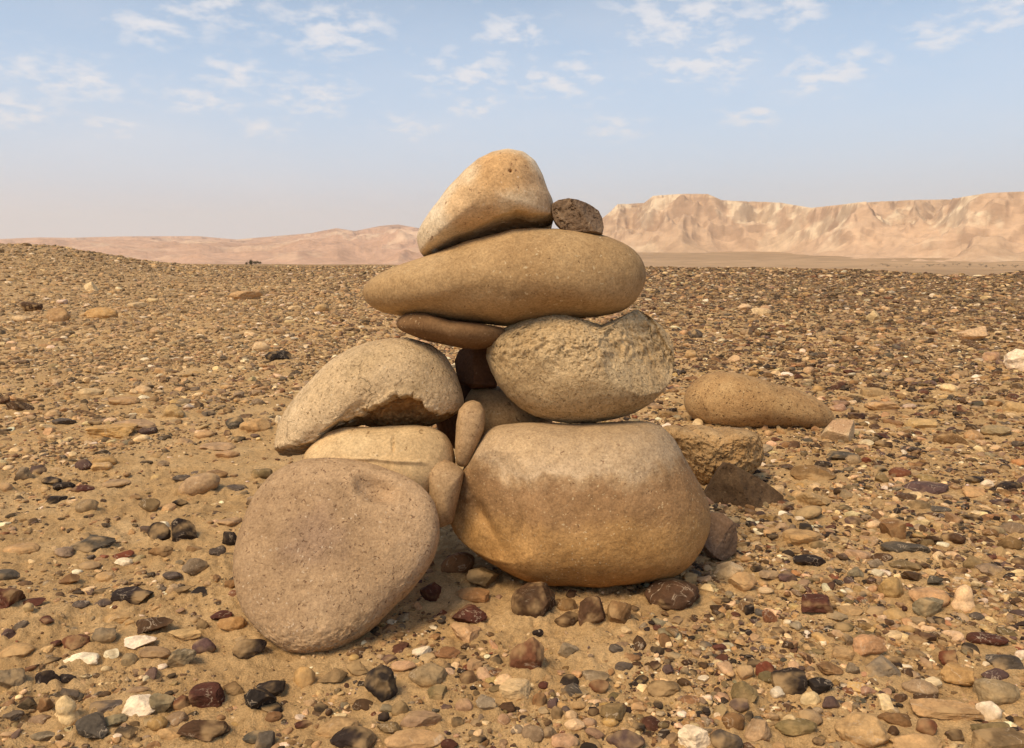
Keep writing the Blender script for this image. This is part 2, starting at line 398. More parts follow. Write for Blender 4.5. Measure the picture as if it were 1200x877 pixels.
def hill_mat(name, lo, hi, pale, dark, h0, h1, palef):
    m, t, b = new_mat(name)
    pos = t.new('ShaderNodeTexCoord').outputs['Object']
    s = t.new('ShaderNodeSeparateXYZ', {0: pos})
    nz = t.noise(pos, .008, 6, .6); nf = t.noise(pos, .05, 6, .65); nb = t.noise(pos, .0022, 4, .55)
    z = t.math('ADD', s.outputs[2], t.math('MULTIPLY', t.math('SUBTRACT', nz, .5), 34))
    zn = t.mapr(z, h0, h1, 0, 1, 'LINEAR')
    c = t.mix(t.mapr(nb, .35, .65), lo, hi)
    band = t.noise(t.new('ShaderNodeCombineXYZ', {0: t.math('MULTIPLY', s.outputs[0], .0006), 1: t.math('MULTIPLY', s.outputs[1], .0006), 2: t.math('MULTIPLY', z, .055)}).outputs[0], 1.0, 5, .6)
    c = t.mix(t.math('MULTIPLY', t.mapr(band, .45, .56), t.mapr(zn, .35, .8, .15, .95)), c, dark)
    c = t.mix(t.math('MULTIPLY', t.mapr(nz, .53, .61), t.math('MULTIPLY', t.mapr(zn, -.05, .22, .25, palef), t.mapr(zn, .95, .55, .15, 1))), c, pale)
    # steep faces lose their scree and show darker bedrock; the cap rock is browner
    nrm = t.new('ShaderNodeSeparateXYZ', {0: t.new('ShaderNodeNewGeometry').outputs['True Normal']}).outputs[2]
    c = t.mix(t.mapr(nrm, .72, .45, 0, .55), c, dark)
    c = t.mix(1, c, t.ramp(nf, [(.3, (.82, .81, .8)), (.7, (1.15, 1.15, 1.15))]), 'MULTIPLY')
    bp = t.new('ShaderNodeBump', {'Strength': .6, 'Distance': 6.0, 'Height': nf}).outputs[0]
    t.l.new(c, b.inputs['Base Color']); t.l.new(bp, b.inputs['Normal']); b.inputs['Roughness'].default_value = .95; b.inputs['Specular IOR Level'].default_value = .05
    return m

HM1 = hill_mat('badland_slopes', (.50, .35, .22), (.62, .43, .28), (.76, .62, .43), (.27, .17, .11), 20, 260, .85)
HM2 = hill_mat('pink_escarpment', (.50, .32, .22), (.57, .375, .265), (.72, .55, .39), (.36, .225, .16), 20, 160, .6)
make_hills('hills_plateau', 600, 1620, 1950, 3300, 5200,
           [(600, 296), (640, 292), (690, 268), (712, 250), (720, 241.5), (750, 240), (760, 232), (790, 230), (822, 230), (838, 237), (905, 240), (940, 246), (962, 244), (1010, 239), (1060, 237), (1105, 236), (1140, 231), (1180, 229), (1260, 230), (1400, 224), (1620, 235)],
           3, HM1, .75, .75, .20)
make_hills('hills_escarpment', -420, 690, 1500, 4300, 6400,
           [(-420, 272), (-150, 279), (0, 281), (60, 278.5), (95, 279), (150, 277.5), (240, 277), (285, 281), (330, 277), (370, 273.5), (400, 267.5), (420, 271), (450, 265), (470, 263.5), (495, 268), (560, 274), (620, 290), (665, 312), (700, 330)],
           8, HM2, 1.0, .25, .30)
# ------------------------------------------------------------------ the cairn stones
def tile(x0, y0, s, pts): return [(x0 + x * s, y0 + y * s) for x, y in pts]
TA = lambda p: tile(500, 160, 340 / 1169, p)
T1 = lambda p: tile(260, 160, 400 / 1169, p)
T3 = lambda p: tile(260, 380, 340 / 1169, p)
T4 = lambda p: tile(500, 440, 340 / 1147, p)
T5 = lambda p: tile(740, 400, 300 / 1169, p)
T6 = lambda p: tile(260, 500, 360 / 1128, p)
T5b = lambda p: tile(560, 340, 260 / 1200, p)

HERO = []          # (outline, Zc) for keeping gravel clear of the stones

def stone(name, label, outline, Zc, mat, df, db=None, tilt=0, yaw=0, e=2.2, sub=6, seed=1, low=.02, mid=.012, fine=.0025, soft=2.0,
          cuts=(), post=None, shrink=1.0, centre=None, cat='stone', group=None, bulge=(0, 0)):
    out = np.array(outline, float)
    # dense resample of the closed outline
    cl = np.vstack([out, out[:1]])
    seg = np.hypot(*np.diff(cl, axis=0).T); s = np.concatenate([[0], np.cumsum(seg)])
    q = np.linspace(0, s[-1], 721)[:-1]
    ox = np.interp(q, s, cl[:, 0]); oy = np.interp(q, s, cl[:, 1])
    if centre is None:
        a = ox * np.roll(oy, -1) - np.roll(ox, -1) * oy; A = a.sum() / 2
        centre = (((ox + np.roll(ox, -1)) * a).sum() / (6 * A), ((oy + np.roll(oy, -1)) * a).sum() / (6 * A))
    P0 = CAM + Zc * ray(*centre)
    ct, st_ = math.cos(math.radians(tilt)), math.sin(math.radians(tilt))
    cyw, syw = math.cos(math.radians(yaw)), math.sin(math.radians(yaw))
    U = cyw * RIGHT + syw * FWD
    V = ct * UP + st_ * FWD
    V = V - U * (U @ V); V /= np.linalg.norm(V)
    W = np.cross(U, V)
    rr = ray(ox, oy); k = ((P0 - CAM) @ W) / (rr @ W)
    Q = CAM + rr * k[:, None] - P0
    u, v = Q @ U, Q @ V
    th = np.arctan2(v, u); R = np.hypot(u, v) * shrink
    o_ = np.argsort(th); th, R = th[o_], R[o_]
    grid = np.linspace(-math.pi, math.pi, 721)
    Rg = np.interp(grid, np.concatenate([th - 2 * math.pi, th, th + 2 * math.pi]), np.concatenate([R, R, R]))[:-1]
    if soft > 0:                                         # round off the corners of the traced line
        kx = np.arange(-40, 41); kw = np.exp(-.5 * (kx / (soft * 2)) ** 2); kw /= kw.sum()
        Rg = np.convolve(np.concatenate([Rg[-40:], Rg, Rg[:40]]), kw, 'valid')
    Rg = np.append(Rg, Rg[0])
    d, F = ico(sub)
    sxy = np.hypot(d[:, 0], d[:, 1]); az = np.abs(d[:, 2])
    nrm = (sxy ** e + az ** e) ** (1 / e)
    sxy2, z2 = sxy / nrm, d[:, 2] / nrm
    phi = np.arctan2(d[:, 1], d[:, 0])
    Rv = np.interp(phi, grid, Rg)
    db = df if db is None else db
    loc = np.stack([Rv * sxy2 * np.cos(phi), Rv * sxy2 * np.sin(phi), np.where(z2 > 0, z2 * df, z2 * db)], -1)
    loc[:, 0] += bulge[0] * (1 - sxy2) * Rg.mean(); loc[:, 1] += bulge[1] * (1 - sxy2) * Rg.mean()
    size = Rg.mean(); face_mask = None
    # cuts: flat breaks with a rough surface, in (u, v, w) divided by the mean radius
    for (n, dd, ruf) in cuts:
        n = np.array(n, float); n /= np.linalg.norm(n)
        h = loc @ n - dd * size
        tgt = ruf * size * fbm(loc / size * 4 + seed * 7.1 + dd, 5, .6)
        ex = h - tgt
        loc = loc - np.where(ex > 0, ex * .97, 0)[:, None] * n
    dirn = loc / (np.linalg.norm(loc, axis=1)[:, None] + 1e-9)
    S = loc / size + seed * 13.37
    face = .35 + .65 * np.abs(z2)                        # keep the traced outline, roughen the faces
    disp = low * fbm(S * 1.1, 3) * face + mid * fbm(S * 3.2, 4) * face + fine * fbm(S * 14, 4, .6)
    loc = loc + dirn * (disp * size)[:, None]
    wpos = P0 + loc[:, 0:1] * U + loc[:, 1:2] * V + loc[:, 2:3] * W
    if post is not None:
        X, Y, _ = project(wpos)
        loc = post(loc, X, Y, size, S)
        if isinstance(loc, tuple): loc, face_mask = loc
        wpos = P0 + loc[:, 0:1] * U + loc[:, 1:2] * V + loc[:, 2:3] * W
    zmin = wpos[:, 2].min()
    org = np.array([P0[0], P0[1], zmin])
    me = mesh_np(name, wpos - org, F)
    if face_mask is not None:
        me.attributes.new('fresh', 'FLOAT', 'POINT').data.foreach_set('value', face_mask.astype(np.float32))
    o = link(name, me, mat, org, label=label, category=cat)
    if group: o['group'] = group
    HERO.append((out, Zc, wpos[:, :2], zmin, name))
    return o

# --- materials
M_disc = stone_mat('mauve_tan_sandstone', (.31, .205, .115), (.385, .262, .15), (.45, .315, .19), 8, (.22, 150, (.62, .50, .36)), (.30, 130, (.17, .09, .05)), .6,
                   patch=[((-.02, -.02, .16), .07, (.28, .19, .135), .55), ((.02, -.05, .045), .07, (.50, .35, .19), .7)])
M_base = stone_mat('two_tone_sandstone', (.26, .145, .055), (.34, .20, .08), (.42, .27, .125), 7, (.22, 190, (.66, .53, .32)), (.04, 130, (.16, .08, .04)), .5,
                   strata=[(.0, (.32, .16, .042)), (.22, (.38, .20, .062)), (.40, (.47, .28, .108)), (.50, (.45, .275, .115)), (.60, (.29, .175, .085)), (.77, (.275, .17, .09)), (.82, (.36, .255, .15)), (.87, (.51, .40, .27)), (1, (.45, .335, .205))], height=.31, warp=.05)
M_slab = stone_mat('yellow_slab_stone', (.48, .33, .165), (.57, .41, .22), (.63, .48, .275), 9, (.1, 120, (.66, .56, .4)), (.15, 60, (.2, .12, .05)), .25)
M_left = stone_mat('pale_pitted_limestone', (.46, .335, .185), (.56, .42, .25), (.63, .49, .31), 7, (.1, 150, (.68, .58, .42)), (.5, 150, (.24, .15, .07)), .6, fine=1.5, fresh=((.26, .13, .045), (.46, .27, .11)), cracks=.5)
M_lens = stone_mat('smooth_brown_sandstone', (.33, .21, .098), (.40, .27, .135), (.46, .325, .175), 6, (.16, 110, (.62, .50, .31)), (.05, 140, (.15, .085, .04)), .36)
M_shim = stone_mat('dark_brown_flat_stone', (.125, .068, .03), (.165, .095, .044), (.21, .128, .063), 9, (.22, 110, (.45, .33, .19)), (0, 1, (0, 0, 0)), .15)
M_mid = stone_mat('rough_broken_sandstone', (.49, .345, .18), (.60, .445, .25), (.68, .53, .32), 10, (.2, 150, (.66, .55, .36)), (.55, 170, (.26, .16, .075)), .9, fine=2.0, cracks=.5)
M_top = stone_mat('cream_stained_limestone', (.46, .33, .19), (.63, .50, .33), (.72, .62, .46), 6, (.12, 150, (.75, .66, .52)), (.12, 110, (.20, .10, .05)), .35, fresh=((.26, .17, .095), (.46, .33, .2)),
                  patch=[((.03, -.085, .155), .06, (.52, .31, .13), .8), ((-.03, -.10, .095), .055, (.58, .38, .19), .7), ((.075, -.06, .12), .05, (.44, .29, .16), .7)])
M_cap = stone_mat('grey_brown_cracked_rock', (.13, .085, .055), (.215, .15, .098), (.32, .23, .145), 22, (.1, 90, (.5, .4, .28)), (.35, 70, (.06, .035, .02)), .8, cracks=.8)
M_finger = stone_mat('tan_finger_stone', (.32, .21, .11), (.385, .26, .14), (.44, .31, .18), 12, (.06, 90, (.5, .4, .25)), (.25, 100, (.2, .12, .06)), .25)
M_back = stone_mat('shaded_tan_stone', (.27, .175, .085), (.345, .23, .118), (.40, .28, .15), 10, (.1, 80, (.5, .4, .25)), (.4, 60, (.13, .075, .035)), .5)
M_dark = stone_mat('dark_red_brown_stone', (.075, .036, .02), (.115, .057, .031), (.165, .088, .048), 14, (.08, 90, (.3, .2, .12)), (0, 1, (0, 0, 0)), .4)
M_speck = stone_mat('speckled_ochre_stone', (.33, .195, .085), (.40, .25, .112), (.46, .31, .15), 9, (.15, 100, (.60, .46, .25)), (.55, 75, (.10, .05, .025)), .7, fine=1.8)
M_lump = stone_mat('yellow_lumpy_sandstone', (.36, .22, .095), (.45, .29, .135), (.53, .365, .185), 14, (.1, 120, (.56, .43, .25)), (.35, 90, (.12, .065, .025)), .9, fine=1.6,
                   patch=[((-.05, .0, .11), .05, (.36, .26, .17), .8), ((.06, .0, .12), .045, (.42, .32, .22), .8)])
M_tri = stone_mat('dark_brown_basalt', (.062, .037, .02), (.105, .065, .035), (.18, .118, .066), 16, (.10, 90, (.3, .22, .13)), (.2, 80, (.03, .02, .012)), .5)
M_cut = stone_mat('cream_cut_stone', (.42, .29, .15), (.52, .38, .215), (.60, .46, .29), 18, (.1, 90, (.66, .56, .4)), (.3, 70, (.3, .18, .08)), .5,
                  patch=[((-.005, .0, .085), .05, (.36, .22, .125), .8)])
M_rose = stone_mat('rosy_brown_cobble', (.12, .075, .048), (.17, .11, .07), (.23, .155, .10), 16, (.15, 90, (.42, .32, .22)), (.25, 70, (.1, .06, .035)), .35)

# --- shapes
o_base = T4([(90, 540), (98, 480), (130, 410), (165, 340), (200, 272), (245, 215), (300, 195), (380, 188), (480, 190), (580, 196), (700, 189), (800, 182), (868, 183), (920, 205), (965, 250), (1000, 310), (1032, 370), (1062, 430), (1087, 490), (1101, 550), (1096, 610), (1070, 680), (1030, 740), (980, 780), (900, 802), (800, 818), (680, 828), (560, 823), (460, 818), (380, 800), (310, 765), (230, 715), (160, 665), (110, 610)])
def post_base(L, X, Y, sz, S):
    kx, ky = T4([(160, 482)])[0]
    k = np.exp(-(((X - kx) / 4.2) ** 2 + ((Y - ky) / 5.5) ** 2)) * (L[:, 2] > 0)
    L = L.copy(); L[:, 2] += k * .009
    gx_, gy_ = T4([(225, 560)])[0]
    k2 = np.exp(-(((X - gx_ - (Y - gy_) * .55) / 7) ** 2 + ((Y - gy_) / 26) ** 2)) * (L[:, 2] > 0)
    L[:, 2] -= k2 * .018
    return L
stone('boulder', 'biggest boulder at the foot of the cairn, orange-brown with a whitish top edge', o_base, 1.52, M_base, .17, .18, e=2.7, low=.05, mid=.022, seed=2, tilt=6, post=post_base, sub=7,
      cuts=[((-.62, -.1, .78), .93, .03), ((.05, .55, .83), 1.0, .02)], cat='boulder')

o_disc = T6([(43, 560), (45, 480), (65, 400), (95, 310), (130, 245), (190, 180), (250, 145), (320, 125), (400, 120), (470, 125), (540, 140), (600, 155), (680, 185), (745, 225), (785, 275), (805, 340), (805, 400), (790, 460), (750, 530), (700, 590), (640, 645), (580, 710), (520, 765), (460, 800), (390, 830), (310, 845), (240, 835), (180, 800), (130, 755), (85, 700), (60, 640)])
def post_disc(L, X, Y, sz, S):
    L = L.copy(); fr = L[:, 2] > 0
    hx, hy = T6([(560, 228)])[0]
    dx = X - hx; dy = Y - hy
    k = np.exp(-((dx / 24) ** 2 + ((dy - dx * .25) / 13) ** 2) ** 1.5)
    edge = sstep(-30, -17, dx)
    L[:, 2] -= np.where(fr, k * edge * .024, 0)
    # crusty broken rim along the lower edge
    rim = sstep(600, 770, T6([(0, 0)])[0][1] * 0 + (Y - 500) / .3191 - .0 + ((X - 260) / .3191 - 300) * .38)
    rad = np.hypot(L[:, 0], L[:, 1]) / sz
    rim = rim * sstep(.72, .95, rad)
    L[:, 2] += rim * (.010 * fbm(S * 9, 4, .65) + .006 * fbm(S * 26, 3, .65, True))
    L[:, :2] *= (1 + rim * .012 * fbm(S * 10, 4, .6))[:, None]
    return L
stone('boulder', 'big flat mauve-tan boulder leaning face-up at the left front of the cairn', o_disc, 1.32, M_disc, .06, .075, tilt=30, e=2.9, low=.035, mid=.018, seed=5, post=post_disc, sub=7, shrink=.985, cat='boulder')

o_slab = T3([(345, 545), (380, 510), (430, 465), (500, 442), (600, 440), (700, 435), (800, 433), (870, 440), (915, 465), (935, 510), (938, 560), (930, 620), (890, 680), (830, 730), (700, 770), (560, 770), (430, 740), (360, 660), (335, 600)])
def post_slab(L, X, Y, sz, S):
    L = L.copy(); fr = L[:, 2] > 0
    x3 = (X - 260) / .29085; y3 = (Y - 380) / .29085
    vein = np.exp(-((y3 - (545 + (x3 - 560) * .06 + 6 * fbm(S * 4, 2))) / 7) ** 2) * sstep(480, 560, x3) * sstep(850, 780, x3)
    L[:, 2] += np.where(fr, vein * .006, 0)
    crack = np.exp(-((x3 - 690 - 4 * fbm(S * 9, 2)) / 4) ** 2) * sstep(440, 470, y3) * sstep(525, 500, y3)
    L[:, 2] -= np.where(fr, crack * .008, 0)
    return L
stone('boulder', 'yellowish slab boulder with a crack, wedged under the broken hollow boulder', o_slab, 1.50, M_slab, .10, .15, tilt=22, e=2.8, seed=8, post=post_slab, low=.03, sub=7, cat='boulder')

o_left = T3([(225, 528), (222, 470), (235, 400), (262, 350), (310, 285), (380, 210), (440, 150), (520, 100), (600, 70), (690, 55), (770, 58), (840, 80), (900, 125), (945, 200), (968, 270), (976, 320), (962, 348), (930, 372), (880, 398), (800, 428), (700, 442), (650, 440), (600, 422), (555, 408), (500, 432), (440, 450), (412, 478), (390, 508), (350, 522), (290, 530), (245, 533)])
_fx = np.array([222, 290, 340, 385, 402, 412, 480, 560, 585, 612, 650, 690, 740, 800, 832, 880, 940, 980])
_fy = np.array([500, 488, 486, 478, 452, 428, 392, 368, 352, 332, 322, 297, 290, 308, 348, 364, 362, 345])
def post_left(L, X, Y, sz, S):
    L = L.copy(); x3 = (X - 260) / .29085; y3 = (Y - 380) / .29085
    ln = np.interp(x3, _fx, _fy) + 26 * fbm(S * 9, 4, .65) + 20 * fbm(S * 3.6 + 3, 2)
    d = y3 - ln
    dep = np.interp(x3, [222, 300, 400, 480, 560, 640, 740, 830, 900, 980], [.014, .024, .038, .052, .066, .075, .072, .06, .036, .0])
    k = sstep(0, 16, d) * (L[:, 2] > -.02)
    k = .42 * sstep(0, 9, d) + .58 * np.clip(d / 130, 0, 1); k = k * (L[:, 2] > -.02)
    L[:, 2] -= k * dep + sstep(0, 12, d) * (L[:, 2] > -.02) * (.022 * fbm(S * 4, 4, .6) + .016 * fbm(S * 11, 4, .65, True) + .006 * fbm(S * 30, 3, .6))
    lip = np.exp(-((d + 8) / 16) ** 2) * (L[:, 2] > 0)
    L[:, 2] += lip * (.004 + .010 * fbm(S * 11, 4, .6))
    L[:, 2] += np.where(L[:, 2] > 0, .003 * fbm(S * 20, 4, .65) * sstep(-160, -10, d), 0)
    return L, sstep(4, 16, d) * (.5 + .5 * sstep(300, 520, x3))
m_ = M_left
stone('boulder', 'pale dome-shaped boulder with a broken hollow underside, on the left of the cairn', o_left, 1.55, M_left, .13, .14, e=2.15, seed=12, centre=T3([(640, 250)])[0], post=post_left, low=.02, mid=.012, fine=.004, sub=7, soft=1.2, cat='boulder')

o_mid = T5b([(45, 365), (48, 320), (62, 262), (105, 232), (160, 200), (220, 170), (300, 148), (360, 135), (400, 128), (460, 135), (500, 144), (560, 158), (620, 174), (668, 188), (705, 172), (760, 150), (810, 126), (860, 102), (890, 118), (940, 150), (1000, 190), (1045, 240), (1068, 290), (1068, 340), (1060, 420), (1035, 490), (985, 560), (920, 620), (840, 665), (740, 698), (620, 718), (500, 720), (400, 708), (310, 685), (230, 640), (160, 580), (105, 510), (70, 440)])
def post_mid(L, X, Y, sz, S):
    L = L.copy(); x5 = (X - 560) / .21667; y5 = (Y - 340) / .21667; fr = L[:, 2] > 0
    up = sstep(520, 330, y5 + 60 * fbm(S * 2, 3) - (x5 > 0) * 0)
    L[:, 2] += np.where(fr, up * (.016 * fbm(S * 5, 4, .6) + .009 * fbm(S * 13, 4, .65) + .006 * fbm(S * 34, 3, .6)), 0)
    # valley between the front swell and the broken right shoulder
    ax = 665 + (y5 - 198) * .72
    k = np.exp(-((x5 - ax) / 75) ** 2) * sstep(560, 250, y5)
    L[:, 2] -= np.where(fr, k * .014, 0)
    rt = sstep(ax * 0 + 40, 140, x5 - ax) * sstep(520, 400, y5)
    L[:, 2] -= np.where(fr, rt * .010, 0)
    return L
stone('boulder', 'rough broken sandstone boulder with a notched top, resting on the biggest boulder', o_mid, 1.54, M_mid, .145, .15, e=2.15, seed=17, centre=T5b([(540, 420)])[0], post=post_mid, low=.03, mid=.02, fine=.006, sub=7, soft=.4, cat='boulder', cuts=[((.62, .34, .71), .88, .055)])

o_shim = T1([(597, 642), (610, 620), (640, 606), (690, 603), (730, 615), (790, 632), (870, 640), (950, 652), (985, 668), (975, 700), (930, 722), (880, 730), (830, 727), (770, 715), (700, 700), (640, 678), (606, 662)])
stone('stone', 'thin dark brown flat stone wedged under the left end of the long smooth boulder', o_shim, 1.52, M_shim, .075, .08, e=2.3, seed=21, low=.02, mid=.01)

o_lens = T1([(480, 540), (486, 515), (505, 497), (535, 478), (600, 450), (680, 424), (740, 402), (840, 366), (950, 339)]) + TA([(350, 382), (450, 378), (530, 380), (600, 388), (720, 408), (800, 440), (850, 475), (878, 525), (885, 575), (868, 622), (840, 668), (800, 700), (740, 718), (640, 730), (520, 738), (400, 752), (320, 765), (250, 757)]) + T1([(900, 642), (800, 634), (720, 622), (650, 612), (590, 613), (540, 601), (500, 578)])
stone('boulder', 'long smooth brown lens-shaped boulder lying across the cairn under the cream wedge boulder', o_lens, 1.54, M_lens, .14, .14, e=2.15, seed=25, low=.02, mid=.012, cat='boulder', sub=7)

o_top = T1([(668, 355), (680, 322), (720, 262), (770, 195), (830, 130), (880, 90), (930, 65), (985, 55), (1035, 65), (1075, 95), (1100, 140), (1115, 185), (1133, 222), (1139, 262), (1134, 298), (1110, 312), (1040, 316), (960, 331), (880, 350), (800, 372), (740, 395), (695, 413), (680, 400)])
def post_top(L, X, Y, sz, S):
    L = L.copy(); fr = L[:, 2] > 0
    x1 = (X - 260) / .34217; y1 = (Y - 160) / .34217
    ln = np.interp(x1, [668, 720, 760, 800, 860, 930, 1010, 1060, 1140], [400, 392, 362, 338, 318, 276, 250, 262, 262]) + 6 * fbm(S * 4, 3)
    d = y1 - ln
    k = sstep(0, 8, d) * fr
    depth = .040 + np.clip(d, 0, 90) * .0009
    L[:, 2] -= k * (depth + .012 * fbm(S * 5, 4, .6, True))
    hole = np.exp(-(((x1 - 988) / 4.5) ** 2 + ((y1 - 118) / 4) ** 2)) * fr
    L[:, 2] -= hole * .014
    return L, sstep(2, 16, d) * fr * .9  # mask: front below the edge line takes a darker grey-brown
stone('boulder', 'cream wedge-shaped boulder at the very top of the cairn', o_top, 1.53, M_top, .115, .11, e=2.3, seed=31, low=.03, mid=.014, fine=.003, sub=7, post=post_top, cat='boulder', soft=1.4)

o_cap = TA([(500, 290), (505, 275), (530, 260), (570, 253), (620, 262), (665, 280), (695, 300), (708, 330), (712, 370), (706, 400), (670, 398), (610, 392), (545, 378), (515, 345), (503, 315)])
stone('stone', 'small grey-brown cracked rock beside the cream wedge boulder on the cairn top', o_cap, 1.49, M_cap, .045, .045, e=2.4, seed=35, low=.10, mid=.07, fine=.02, soft=.8,
      cuts=[((-.3, -.25, .9), .55, .06), ((.5, .35, .75), .62, .05)], cat='rock')

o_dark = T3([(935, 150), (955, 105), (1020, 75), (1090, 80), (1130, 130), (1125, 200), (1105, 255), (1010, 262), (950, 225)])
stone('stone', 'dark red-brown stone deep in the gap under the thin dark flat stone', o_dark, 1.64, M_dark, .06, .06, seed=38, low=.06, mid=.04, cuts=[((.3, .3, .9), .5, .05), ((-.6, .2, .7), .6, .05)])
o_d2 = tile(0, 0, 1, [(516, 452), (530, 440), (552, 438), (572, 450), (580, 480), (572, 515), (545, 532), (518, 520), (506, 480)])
stone('stone', 'added dark stone filling the shadow between the hollow boulder and the upright finger stone', o_d2, 1.70, M_dark, .05, .06, seed=73, low=.06, mid=.05, cuts=[((.2, .4, .9), .5, .05)])  # dark stone added so the deep shade in the gap reads black
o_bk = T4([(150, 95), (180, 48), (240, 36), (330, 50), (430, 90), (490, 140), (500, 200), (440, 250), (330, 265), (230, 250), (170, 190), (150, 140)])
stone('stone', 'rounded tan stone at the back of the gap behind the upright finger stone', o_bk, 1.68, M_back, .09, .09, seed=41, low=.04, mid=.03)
o_fg = T3([(943, 562), (940, 480), (945, 400), (955, 345), (980, 316), (1010, 305), (1040, 315), (1058, 345), (1060, 390), (1055, 430), (1032, 490), (1008, 545), (988, 575), (960, 574)])
stone('stone', 'upright finger-shaped tan stone standing in the middle of the cairn', o_fg, 1.48, M_finger, .03, .035, seed=44, low=.03, mid=.02, e=2.3)
o_sm = T3([(829, 610), (832, 572), (860, 551), (900, 546), (935, 560), (962, 580), (975, 595), (968, 640), (950, 720), (930, 800), (880, 820), (850, 760), (835, 680)])
stone('stone', 'small tan teardrop stone between the leaning flat boulder and the biggest boulder', o_sm, 1.45, M_finger, .045, .04, seed=47, low=.03, mid=.02)

# --- the loose boulders to the right of the cairn
o_sp = T5([(240, 270), (255, 220), (290, 180), (340, 150), (400, 138), (470, 142), (540, 160), (640, 190), (740, 215), (820, 250), (880, 290), (915, 330), (919, 362), (895, 390), (850, 410), (760, 410), (640, 410), (540, 410), (420, 403), (340, 390), (290, 362), (255, 322)])
stone('boulder', 'long ochre boulder with dark specks lying flat behind the cairn on its right', o_sp, 2.93, M_speck, .17, .17, e=2.1, seed=51, low=.03, mid=.015, fine=.005, cat='boulder')
o_lu = T5([(135, 410), (160, 386), (210, 383), (245, 397), (270, 384), (330, 383), (385, 402), (440, 393), (510, 399), (555, 415), (580, 460), (586, 510), (570, 560), (530, 600), (430, 650), (330, 665), (290, 645), (240, 575), (180, 485)])
def post_lu(L, X, Y, sz, S):
    L = L.copy(); fr = L[:, 2] > 0; y5 = (Y - 400) / .2566
    k = sstep(405, 440, y5) * fr
    L[:, 2] += k * (.014 * fbm(S * 3, 4, .55, True) + .006 * fbm(S * 9, 4, .6, True))
    x5 = (X - 740) / .2566
    for (kx, ky, kr, kh) in ((190, 400, 42, .02), (305, 398, 46, .02), (480, 425, 70, .03)):
        L[:, 2] += fr * kh * np.exp(-(((x5 - kx) / kr) ** 2 + ((y5 - ky) / (kr * .7)) ** 2))
    return L
stone('boulder', 'yellow-tan lumpy boulder with two knobs, tucked against the right flank of the cairn', o_lu, 2.18, M_lump, .12, .12, e=2.2, seed=54, low=.03, mid=.03, fine=.01, post=post_lu, sub=7, soft=.8, cat='boulder')
o_tr = T5([(335, 700), (370, 640), (400, 590), (430, 556), (462, 561), (520, 595), (580, 625), (640, 665), (692, 705), (692, 742), (640, 770), (560, 785), (470, 780), (400, 762), (345, 735)])
stone('rock', 'dark brown three-cornered rock in front of the lumpy yellow-tan boulder', o_tr, 1.97, M_tri, .075, .08, e=2.5, seed=57, low=.07, mid=.06, fine=.01, soft=.6,
      cuts=[((.35, .35, .85), .50, .03), ((-.55, .1, .8), .55, .03)], cat='rock')
o_cu = T5([(872, 436), (895, 400), (930, 360), (970, 357), (1015, 360), (1028, 390), (1026, 440), (1016, 485), (960, 482), (910, 465), (880, 450)])
stone('rock', 'cream block with a reddish cut top face, at the tip of the speckled ochre boulder', o_cu, 2.62, M_cut, .05, .05, e=3, seed=60, low=.03, mid=.03, fine=.01, soft=.4,
      cuts=[((-.25, .62, .75), .42, .03), ((-.5, -.55, .6), .45, .04), ((.75, -.1, .6), .55, .03)], cat='rock')
o_ro = tile(0, 0, 1, [(818, 632), (822, 612), (834, 601), (848, 602), (860, 612), (864, 630), (862, 648), (846, 656), (828, 652)])
stone('rock', 'angular brown rock pressed against the right foot of the biggest boulder', o_ro, 1.60, M_rose, .05, .05, seed=63, low=.08, mid=.07, fine=.02, soft=.5, cat='rock', cuts=[((-.3, .5, .8), .5, .05), ((.5, -.1, .8), .55, .05)])
# ------------------------------------------------------------------ pebbles
PAL = dict(white=(.70, .64, .54), cream=(.58, .46, .30), tan=(.40, .28, .16), ochre=(.40, .27, .13), orange=(.31, .19, .095), brown=(.19, .115, .06),
           darkbrown=(.070, .041, .026), black=(.020, .016, .016), slate=(.085, .078, .074), grey=(.22, .185, .14), taupe=(.29, .215, .145),
           olive=(.17, .13, .075), red=(.15, .05, .03), maroon=(.072, .028, .023), pink=(.36, .26, .18), purple=(.085, .058, .06), brick=(.14, .06, .036))
WORD = dict(darkbrown='dark brown', slate='slate grey', olive='olive brown', red='brick red', maroon='dark maroon', pink='pinkish tan',
            purple='dark purplish', orange='orange-brown', ochre='yellow ochre', brick='dusty red')
G1 = (0, 640, .27027); G2 = (300, 640, .27027); G3 = (600, 640, .27027); G4 = (880, 640, .27027)
GL = (0, 430, .275); GR = (870, 430, .275); FR = (700, 200, .41667); FL = (0, 240, .41667); T5c = (740, 400, .25663)
